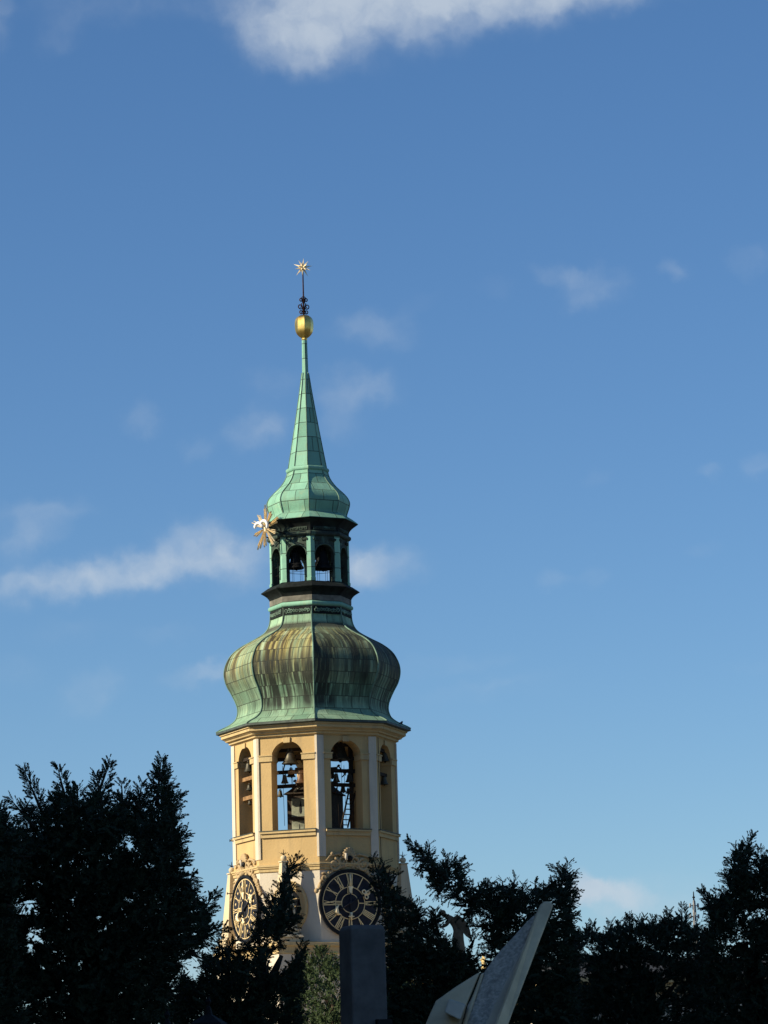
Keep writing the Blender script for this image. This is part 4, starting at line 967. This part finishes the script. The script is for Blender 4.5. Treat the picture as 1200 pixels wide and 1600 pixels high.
# ------------------------------------------------------------------ trees
def leafmat(name, dk, md, lt):
    mt, nd, lk, bs = new_mat(name)
    v = coords(nd, lk); n1 = noise(nd, lk, v, 1.6, 4); n2_ = noise(nd, lk, v, 17, 3)
    c = mixc(nd, lk, rng_(nd, lk, n1, .35, .65), dk, md); c = mixc(nd, lk, rng_(nd, lk, n2_, .48, .72, 0, .8), c, lt)
    lk.new(c, bs.inputs['Base Color']); bs.inputs['Roughness'].default_value = .65; bs.inputs['Specular IOR Level'].default_value = .12
    return mt
M_YEW = leafmat('yew_needles', (.017, .026, .016), (.022, .035, .019), (.034, .052, .026))
M_LEAF = leafmat('shrub_leaves', (.027, .046, .018), (.042, .066, .026), (.078, .098, .038))
M_MID = leafmat('grey_green_leaves', (.045, .06, .032), (.06, .08, .045), (.09, .11, .06))
def sprig_template(n, spread, leaflen, leafw, droop, rs):
    """one feathery twig, unit length along x; leaves are narrow four-cornered blades in two ranks"""
    V = []
    for i in range(n):
        x = (i+.6)/(n+.4); ll = leaflen*(1-.45*x)*rs.uniform(.75, 1.2)
        for sg in (-1, 1):
            an = spread*rs.uniform(.75, 1.2)*(1-.35*x); ez = rs.uniform(-.35, .25)
            d_ = np.array([math.cos(an), sg*math.sin(an), ez*.6]); d_ /= np.linalg.norm(d_)
            b = np.array([x, 0, -droop*x*x]); sd = np.cross(d_, [0, 0, 1]); sd /= np.linalg.norm(sd); sd = sd*.8+np.array([0, 0, .5*rs.choice((-1, 1))])
            V += [b, b+d_*ll*.5+sd*leafw/2, b+d_*ll, b+d_*ll*.5-sd*leafw/2]
    for k in range(3):
        b = np.array([.92, 0, -droop*.85]); d_ = np.array([1, (k-1)*.35, -.15]); sd = np.array([0, .7, .7])
        V += [b, b+d_*leaflen*.45+sd*leafw/2, b+d_*leaflen*.9, b+d_*leaflen*.45-sd*leafw/2]
    a = np.array([[0, .012, 0], [0, -.012, 0], [.95, -.006, -droop*.9], [.95, .006, -droop*.9]]); V += list(a)
    return np.array(V)
def inside(P, poly):
    x, y = P[:, 0], P[:, 1]; r = np.zeros(len(P), bool); n = len(poly)
    for i in range(n):
        x0, y0 = poly[i]; x1, y1 = poly[(i+1) % n]
        c = ((y0 > y) != (y1 > y)) & (x < (x1-x0)*(y-y0)/(y1-y0+1e-12)+x0); r ^= c
    return r
def world_of(P, Yv):
    RTn, UPn, fn = np.array(RT), np.array(UP), np.array(fwd)
    d_ = fn[None] + RTn[None]*((P[:, :1]-600)/F) - UPn[None]*((P[:, 1:2]-800)/F)
    return np.array(CAM)[None] + d_*(Yv/d_[:, 1])[:, None]
def crown_mesh(name, B, D, L, tmpl, rs, mt, parent, origin):
    n = len(B); allv = []
    which = rs.integers(0, len(tmpl), n)
    rnd = rs.normal(size=(n, 3)); D = D/np.linalg.norm(D, axis=1)[:, None]
    Sv = np.cross(D, rnd); Sv /= np.linalg.norm(Sv, axis=1)[:, None]+1e-9
    Uv = np.cross(Sv, D); flip = np.where(Uv[:, 2] < 0, -1., 1.)[:, None]; Uv *= flip; Sv *= flip
    for k, tp in enumerate(tmpl):
        m_ = which == k
        if not m_.any(): continue
        v = B[m_][:, None, :] + L[m_][:, None, None]*(tp[None, :, 0:1]*D[m_][:, None, :] + tp[None, :, 1:2]*Sv[m_][:, None, :] + tp[None, :, 2:3]*Uv[m_][:, None, :])
        allv.append(v.reshape(-1, 3))
    V = np.concatenate(allv) - np.array(origin)[None]
    nq = len(V)//4; me = bpy.data.meshes.new(name)
    me.vertices.add(len(V)); me.vertices.foreach_set('co', V.astype(np.float32).ravel())
    me.loops.add(nq*4); me.loops.foreach_set('vertex_index', np.arange(nq*4, dtype=np.int32))
    me.polygons.add(nq); me.polygons.foreach_set('loop_start', np.arange(0, nq*4, 4, dtype=np.int32)); me.polygons.foreach_set('loop_total', np.full(nq, 4, dtype=np.int32))
    me.update(calc_edges=True); me.materials.append(mt)
    o = bpy.data.objects.new(name, me); COL.objects.link(o); o.parent = parent; return o
def tree(name, label, cat, Yd, polys, boughs, seed, dens, sprig_m, mt, tmpl, thick=1.3, trunk_x=None, trunk_r=.2, droop=.0, group=None, limb_to=None, holes=(), upb=.75):
    rs = np.random.default_rng(seed); k = Yd/F
    xs = [p[0] for q in polys for p in q]; ys = [p[1] for q in polys for p in q]
    tx = trunk_x if trunk_x is not None else (min(xs)+max(xs))/2
    base = at(tx, 1600, Yd); origin = Vector((base.x, base.y, 0))
    t = thing(name, label, cat, origin, 0, group)
    Bs, Ds, Ls = [], [], []
    for poly in polys:
        px_, py_ = [p[0] for p in poly], [p[1] for p in poly]
        ar = abs(sum(poly[i][0]*poly[(i+1) % len(poly)][1]-poly[(i+1) % len(poly)][0]*poly[i][1] for i in range(len(poly)))/2)
        n = int(ar*k*k*dens)
        P = np.stack([rs.uniform(min(px_), max(px_), n*4), rs.uniform(min(py_), max(py_), n*4)], 1)
        P = P[inside(P, poly)][:n]
        # clumping: drop places where a coarse random field is low
        cl = rs.uniform(0, 1, (40, 40)); gx = ((P[:, 0]*.055) % 39).astype(int); gy = ((P[:, 1]*.045) % 39).astype(int)
        keep = rs.uniform(0, 1, len(P)) < (.35+.9*cl[gx, gy]); P = P[keep]
        c2 = rs.uniform(0, 1, (160, 160)); gx = ((P[:, 0]+60)/9.+.4*np.sin(P[:, 1]*.13)).astype(int) % 160; gy = (P[:, 1]/12.+.4*np.sin(P[:, 0]*.11)).astype(int) % 160
        P = P[rs.uniform(0, 1, len(P)) < np.clip(1.7*c2[gx, gy]-.16+.35*np.clip((P[:, 1]-min(py_)-70)/160, 0, 1)*(c2[gx, gy] > .12), .02, 1)]
        for (hx, hy, hr1, hr2) in holes:
            P = P[((P[:, 0]-hx)/hr1)**2+((P[:, 1]-hy)/hr2)**2 > 1+rs.uniform(-.5, .3, len(P))]
        cx, cy = tx, max(py_)
        d2 = np.stack([P[:, 0]-cx, -(P[:, 1]-cy)], 1); d2 /= np.linalg.norm(d2, axis=1)[:, None]+1e-6
        L = sprig_m*rs.uniform(.45, 1.35, len(P))
        ang = rs.normal(0, .55, len(P)); ca, sa = np.cos(ang), np.sin(ang)
        dx = d2[:, 0]*ca-d2[:, 1]*sa; dz = d2[:, 0]*sa+d2[:, 1]*ca
        D = np.stack([dx, rs.normal(0, .5, len(P)), dz*upb - droop*rs.uniform(0, 1, len(P))], 1)
        D /= np.linalg.norm(D, axis=1)[:, None]
        # keep twig tips within the outline
        tipx = P[:, 0]+D[:, 0]*L/k; tipy = P[:, 1]-D[:, 2]*L/k; ok = inside(np.stack([tipx, tipy], 1), poly)
        L = np.where(ok, L, L*.45)
        Yv = Yd + rs.uniform(-1, 1, len(P))*thick
        Bs.append(world_of(P, Yv)); Ds.append(D); Ls.append(L)
    limbs = MB(); boughs = list(boughs)
    for poly in polys:                               # ragged edge: short sprays leave the outline all round
        for (xa, ya), (xb, yb) in zip(poly, poly[1:]+poly[:1]):
            le = math.hypot(xb-xa, yb-ya); nb = max(1, int(le/13))
            if min(ya, yb) > 1590: continue
            for q in range(nb):
                f_ = (q+rs.uniform(.1, .9))/nb; bx, by = xa+(xb-xa)*f_, ya+(yb-ya)*f_
                nx, ny = (yb-ya)/le, -(xb-xa)/le
                if inside(np.array([[bx+nx*4, by+ny*4]]), poly)[0]: nx, ny = -nx, -ny
                dx_, dy_ = nx+rs.normal(0, .3), ny-.6+rs.normal(0, .3)+droop*.3*abs(nx); l_ = math.hypot(dx_, dy_)+1e-6; o_ = rs.uniform(2, 15)
                boughs.append((bx-dx_/l_*10, by-dy_/l_*10, bx+dx_/l_*o_, by+dy_/l_*o_, rs.uniform(4, 8)))
    for (x0, y0, x1, y1, wd) in boughs:
        l = math.hypot(x1-x0, y1-y0); n = int(l*k/.02*max(1, wd/9)); tt = rs.uniform(0, 1, n)**.8
        off_ = rs.uniform(-1, 1, n)*wd*(1-tt*.92)*.55; ux, uy = (x1-x0)/l, (y1-y0)/l
        bend = np.sin(tt*math.pi)*rs.uniform(-.05, .05)*l
        P = np.stack([x0+ux*l*tt-uy*(off_+bend), y0+uy*l*tt+ux*(off_+bend)], 1)
        km = np.ones(n, bool)
        for (hx, hy, hr1, hr2) in holes: km &= ((P[:, 0]-hx)/hr1)**2+((P[:, 1]-hy)/hr2)**2 > .7
        P, tt, off_ = P[km], tt[km], off_[km]; n = len(P)
        if n == 0: continue
        L = sprig_m*rs.uniform(.55, 1.0, n)*(1-.35*tt)
        sd = np.where(off_ > 0, 1, -1)*rs.uniform(.2, .9, n)
        D = np.stack([ux-uy*sd, rs.normal(0, .45, n), -(uy+ux*sd) - droop*.8*rs.uniform(0, 1, n)*(1-tt)], 1)
        Yv0 = Yd+rs.uniform(-.5, .5)*thick; Yv = Yv0+rs.uniform(-1, 1, n)*.3*(1-.7*tt)
        Bs.append(world_of(P, Yv)); Ds.append(D); Ls.append(L)
        pts = [at(x0+ux*l*q, y0+uy*l*q, Yv0)-origin for q in (0, .33, .66, 1)]
        limbs.tube(pts, [.035, .022, .012, .004], 5)
    crown_mesh('crown', np.concatenate(Bs), np.concatenate(Ds), np.concatenate(Ls), tmpl, rs, mt, t, origin)
    top = min(ys); ptop = at(limb_to or tx, top+(1600-top)*.55, Yd)-origin
    limbs.tube([Vector((0, 0, 0)), Vector((.05, 0, base.z*.5)), Vector((0, 0, base.z)), ptop.lerp(Vector((0, 0, base.z)), .5)+Vector((.06, 0, 0)), ptop], [trunk_r, trunk_r*.85, trunk_r*.7, trunk_r*.4, trunk_r*.12], 9)
    for q in range(9):
        poly = polys[q % len(polys)]; p = poly[int(rs.integers(0, len(poly)))]
        e_ = at(p[0]*.55+tx*.45, p[1]*.5+1600*.5, Yd+rs.uniform(-.7, .7)*thick)-origin; s_ = Vector((0, 0, base.z*rs.uniform(.75, 1.05)))
        limbs.tube([s_, s_.lerp(e_, .5)+Vector((0, 0, .12)), e_], [trunk_r*.35, trunk_r*.2, .012], 6)
    limbs.build('trunk', M_BARK, t)
    return t
rsx = random.Random(8)
YT = [sprig_template(7, .85, .34, .15, .16, rsx) for _ in range(4)]
BT = [sprig_template(6, .9, .30, .13, .05, rsx) for _ in range(4)]

tree('yew_tree', 'tall black-green yew on the left with several feathery pointed tops', 'tree', 45.,
     [[(35, 1250), (60, 1290), (85, 1240), (98, 1240), (118, 1246), (138, 1258), (156, 1235), (168, 1256), (178, 1274), (190, 1244), (204, 1278), (218, 1250), (231, 1276), (240, 1238), (250, 1208), (260, 1215), (270, 1245), (276, 1290), (282, 1330), (290, 1370), (303, 1400), (322, 1420), (330, 1440), (318, 1470), (292, 1500), (276, 1515), (266, 1560), (262, 1650), (-30, 1650), (-30, 1330), (20, 1320), (45, 1300)]],
     [(75, 1290, 35, 1198, 22), (60, 1300, 14, 1246, 14), (105, 1260, 90, 1198, 22), (150, 1250, 172, 1190, 22), (160, 1260, 150, 1210, 20), (192, 1270, 190, 1222, 18), (215, 1275, 222, 1220, 18), (245, 1260, 252, 1184, 30), (255, 1290, 282, 1242, 18), (265, 1330, 291, 1298, 16), (270, 1360, 294, 1332, 16), (280, 1400, 304, 1380, 16), (305, 1440, 336, 1396, 22), (310, 1470, 352, 1448, 22), (300, 1490, 320, 1500, 14), (120, 1260, 122, 1228, 16)],
     1, 3700, .17, M_YEW, YT, 1.5, trunk_x=140, trunk_r=.3, droop=.45, group='yews along the near side of the square', holes=[(45, 1420, 26, 18), (55, 1475, 16, 30), (40, 1575, 22, 12), (196, 1345, 8, 8), (228, 1355, 6, 6), (150, 1440, 5, 8), (260, 1430, 5, 10), (300, 1514, 16, 26)])
tree('yew_tree', 'dark yew at the left edge of the picture, cut off by the frame', 'tree', 43.,
     [[(-190, 1420), (-140, 1330), (-90, 1290), (-40, 1250), (-5, 1262), (12, 1285), (30, 1300), (40, 1330), (22, 1400), (18, 1440), (30, 1490), (28, 1560), (50, 1640), (-210, 1640)]],
     [(5, 1310, -2, 1258, 22), (15, 1330, 26, 1286, 16), (8, 1480, 28, 1440, 14)],
     2, 3500, .165, M_YEW, YT, 1.2, trunk_x=-40, trunk_r=.25, droop=.45, group='yews along the near side of the square', holes=[(0, 1420, 14, 20), (12, 1540, 14, 16)])
tree('yew_tree', 'dark leaning yew directly in front of the tower, reaching over the left clock', 'tree', 48.,
     [[(452, 1362), (458, 1385), (452, 1405), (455, 1420), (462, 1440), (446, 1462), (430, 1480), (418, 1500), (400, 1512), (425, 1520), (440, 1528), (460, 1500), (470, 1488), (472, 1520), (466, 1560), (470, 1650), (255, 1650), (272, 1560), (290, 1520), (306, 1545), (318, 1510), (335, 1490), (352, 1478), (368, 1488), (385, 1478), (402, 1455), (410, 1430), (425, 1405), (440, 1380)]],
     [(436, 1420, 456, 1343, 16), (448, 1360, 474, 1349, 7), (446, 1372, 466, 1340, 6), (420, 1430, 412, 1412, 12), (440, 1440, 468, 1436, 10), (450, 1560, 474, 1472, 20), (430, 1545, 452, 1512, 12), (350, 1520, 346, 1462, 20), (355, 1500, 368, 1466, 14), (285, 1570, 290, 1530, 12), (330, 1520, 316, 1498, 14), (292, 1580, 291, 1528, 14)],
     3, 3700, .155, M_YEW, YT, 1.1, trunk_x=380, trunk_r=.22, droop=.25, group='yews along the near side of the square', limb_to=440, holes=[(393, 1492, 9, 16), (389, 1550, 7, 8), (420, 1470, 5, 6), (376, 1580, 7, 6), (300, 1514, 15, 26), (437, 1400, 4, 6)])
tree('yew_tree', 'dark yew right of the tower with one upright point and one long bough slanting up-left', 'tree', 50.,
     [[(586, 1350), (600, 1358), (612, 1372), (620, 1398), (640, 1408), (654, 1418), (655, 1446), (672, 1436), (684, 1432), (690, 1456), (700, 1476), (722, 1484), (742, 1494), (756, 1512), (764, 1540), (770, 1650), (566, 1650), (600, 1560), (602, 1500), (592, 1470), (604, 1450), (600, 1420), (594, 1385)],
      [(645, 1322), (668, 1330), (682, 1348), (700, 1348), (720, 1352), (728, 1378), (742, 1392), (775, 1385), (800, 1384), (828, 1392), (858, 1384), (876, 1360), (888, 1362), (897, 1402), (893, 1440), (902, 1475), (908, 1650), (764, 1650), (766, 1520), (758, 1480), (760, 1462), (742, 1440), (722, 1418), (700, 1398), (684, 1396), (670, 1372), (656, 1340)]],
     [(598, 1400, 583, 1338, 18), (640, 1440, 656, 1408, 14), (684, 1460, 680, 1422, 16), (700, 1376, 638, 1314, 20), (668, 1345, 672, 1318, 12), (695, 1365, 716, 1342, 18), (660, 1350, 655, 1366, 6), (690, 1385, 683, 1402, 8), (745, 1400, 765, 1378, 16), (840, 1400, 866, 1376, 16), (872, 1400, 888, 1348, 18), (885, 1420, 901, 1400, 12), (770, 1470, 768, 1500, 10), (730, 1420, 735, 1446, 10), (735, 1482, 744, 1460, 8)],
     4, 3600, .155, M_YEW, YT, 1.1, trunk_x=690, trunk_r=.25, droop=.55, group='yews along the near side of the square', limb_to=800, holes=[(820, 1400, 6, 8), (795, 1410, 5, 4), (836, 1412, 6, 5), (760, 1440, 5, 8), (914, 1530, 14, 20), (757, 1506, 9, 15), (772, 1494, 8, 12), (711, 1446, 20, 21), (645, 1540, 10, 12), (876, 1378, 4, 4)])
tree('yew_tree', 'low dark yew hedge tree right of the slab with small even tops', 'tree', 58.,
     [[(896, 1460), (910, 1458), (925, 1452), (940, 1462), (956, 1448), (972, 1446), (990, 1440), (1010, 1445), (1030, 1442), (1045, 1430), (1052, 1440), (1064, 1428), (1075, 1450), (1095, 1458), (1110, 1460), (1120, 1650), (880, 1650)]],
     [(925, 1475, 926, 1443, 20), (955, 1470, 955, 1438, 16), (985, 1465, 983, 1430, 16), (1000, 1462, 998, 1434, 14), (1018, 1462, 1021, 1434, 16), (1042, 1460, 1046, 1421, 16), (1064, 1460, 1066, 1415, 18), (905, 1480, 903, 1456, 14), (1085, 1470, 1084, 1446, 14), (970, 1470, 970, 1440, 12)],
     5, 4000, .155, M_YEW, YT, 1.3, trunk_x=1000, trunk_r=.22, droop=.2, group='yews along the near side of the square', holes=[(914, 1530, 15, 22), (1050, 1474, 9, 6), (944, 1492, 4, 4), (1014, 1515, 9, 6), (1020, 1560, 8, 10), (1046, 1545, 9, 9), (1070, 1535, 4, 6), (1052, 1578, 5, 4), (1036, 1565, 6, 6), (980, 1485, 4, 3), (1000, 1495, 4, 4)])
tree('yew_tree', 'tall dark yew at the right edge with a ragged leaning top', 'tree', 52.,
     [[(1160, 1318), (1172, 1322), (1168, 1350), (1178, 1368), (1184, 1358), (1192, 1340), (1240, 1330), (1290, 1360), (1340, 1400), (1400, 1470), (1420, 1650), (1095, 1650), (1100, 1470), (1112, 1440), (1103, 1415), (1108, 1398), (1128, 1400), (1140, 1392), (1136, 1368), (1148, 1352), (1146, 1332)]],
     [(1155, 1350, 1176, 1304, 20), (1140, 1380, 1130, 1358, 14), (1120, 1430, 1098, 1392, 16), (1195, 1370, 1188, 1328, 20), (1165, 1390, 1182, 1372, 12), (1150, 1340, 1143, 1332, 10)],
     6, 3700, .155, M_YEW, YT, 1.2, trunk_x=1180, trunk_r=.25, droop=.4, group='yews along the near side of the square', holes=[(1160, 1470, 7, 10), (1140, 1490, 8, 6), (1196, 1508, 6, 6), (1160, 1576, 8, 8), (1184, 1590, 6, 6), (1150, 1455, 5, 6), (1172, 1440, 4, 5), (1182, 1380, 5, 6)])
tree('leafy_shrub', 'paler grey-green leafy tree behind the grey pillar at the tower foot', 'tree', 105.,
     [[(500, 1488), (512, 1492), (524, 1508), (545, 1520), (575, 1530), (600, 1520), (620, 1530), (640, 1530), (652, 1560), (655, 1660), (455, 1660), (462, 1560), (470, 1520), (486, 1500)]],
     [(500, 1520, 500, 1484, 24), (515, 1520, 522, 1496, 18), (480, 1540, 474, 1510, 18)],
     7, 520, .36, M_LEAF, BT, 2.2, trunk_x=520, trunk_r=.3, droop=.1)
tree('leafy_shrub', 'dim olive tree glimpsed through the dark boughs beside the slab foot', 'tree', 98.,
     [[(600, 1530), (640, 1500), (690, 1490), (720, 1520), (728, 1660), (596, 1660)]],
     [(640, 1530, 642, 1500, 18)],
     9, 480, .36, M_MID, BT, 2.0, trunk_x=660, trunk_r=.3, droop=.1)
tree('leafy_shrub', 'dim olive tree low behind the right trees', 'tree', 100.,
     [[(820, 1560), (850, 1545), (900, 1552), (960, 1550), (1000, 1560), (1010, 1660), (815, 1660)]],
     [(850, 1570, 852, 1545, 18)],
     10, 480, .36, M_MID, BT, 2.0, trunk_x=910, trunk_r=.3, droop=.1)
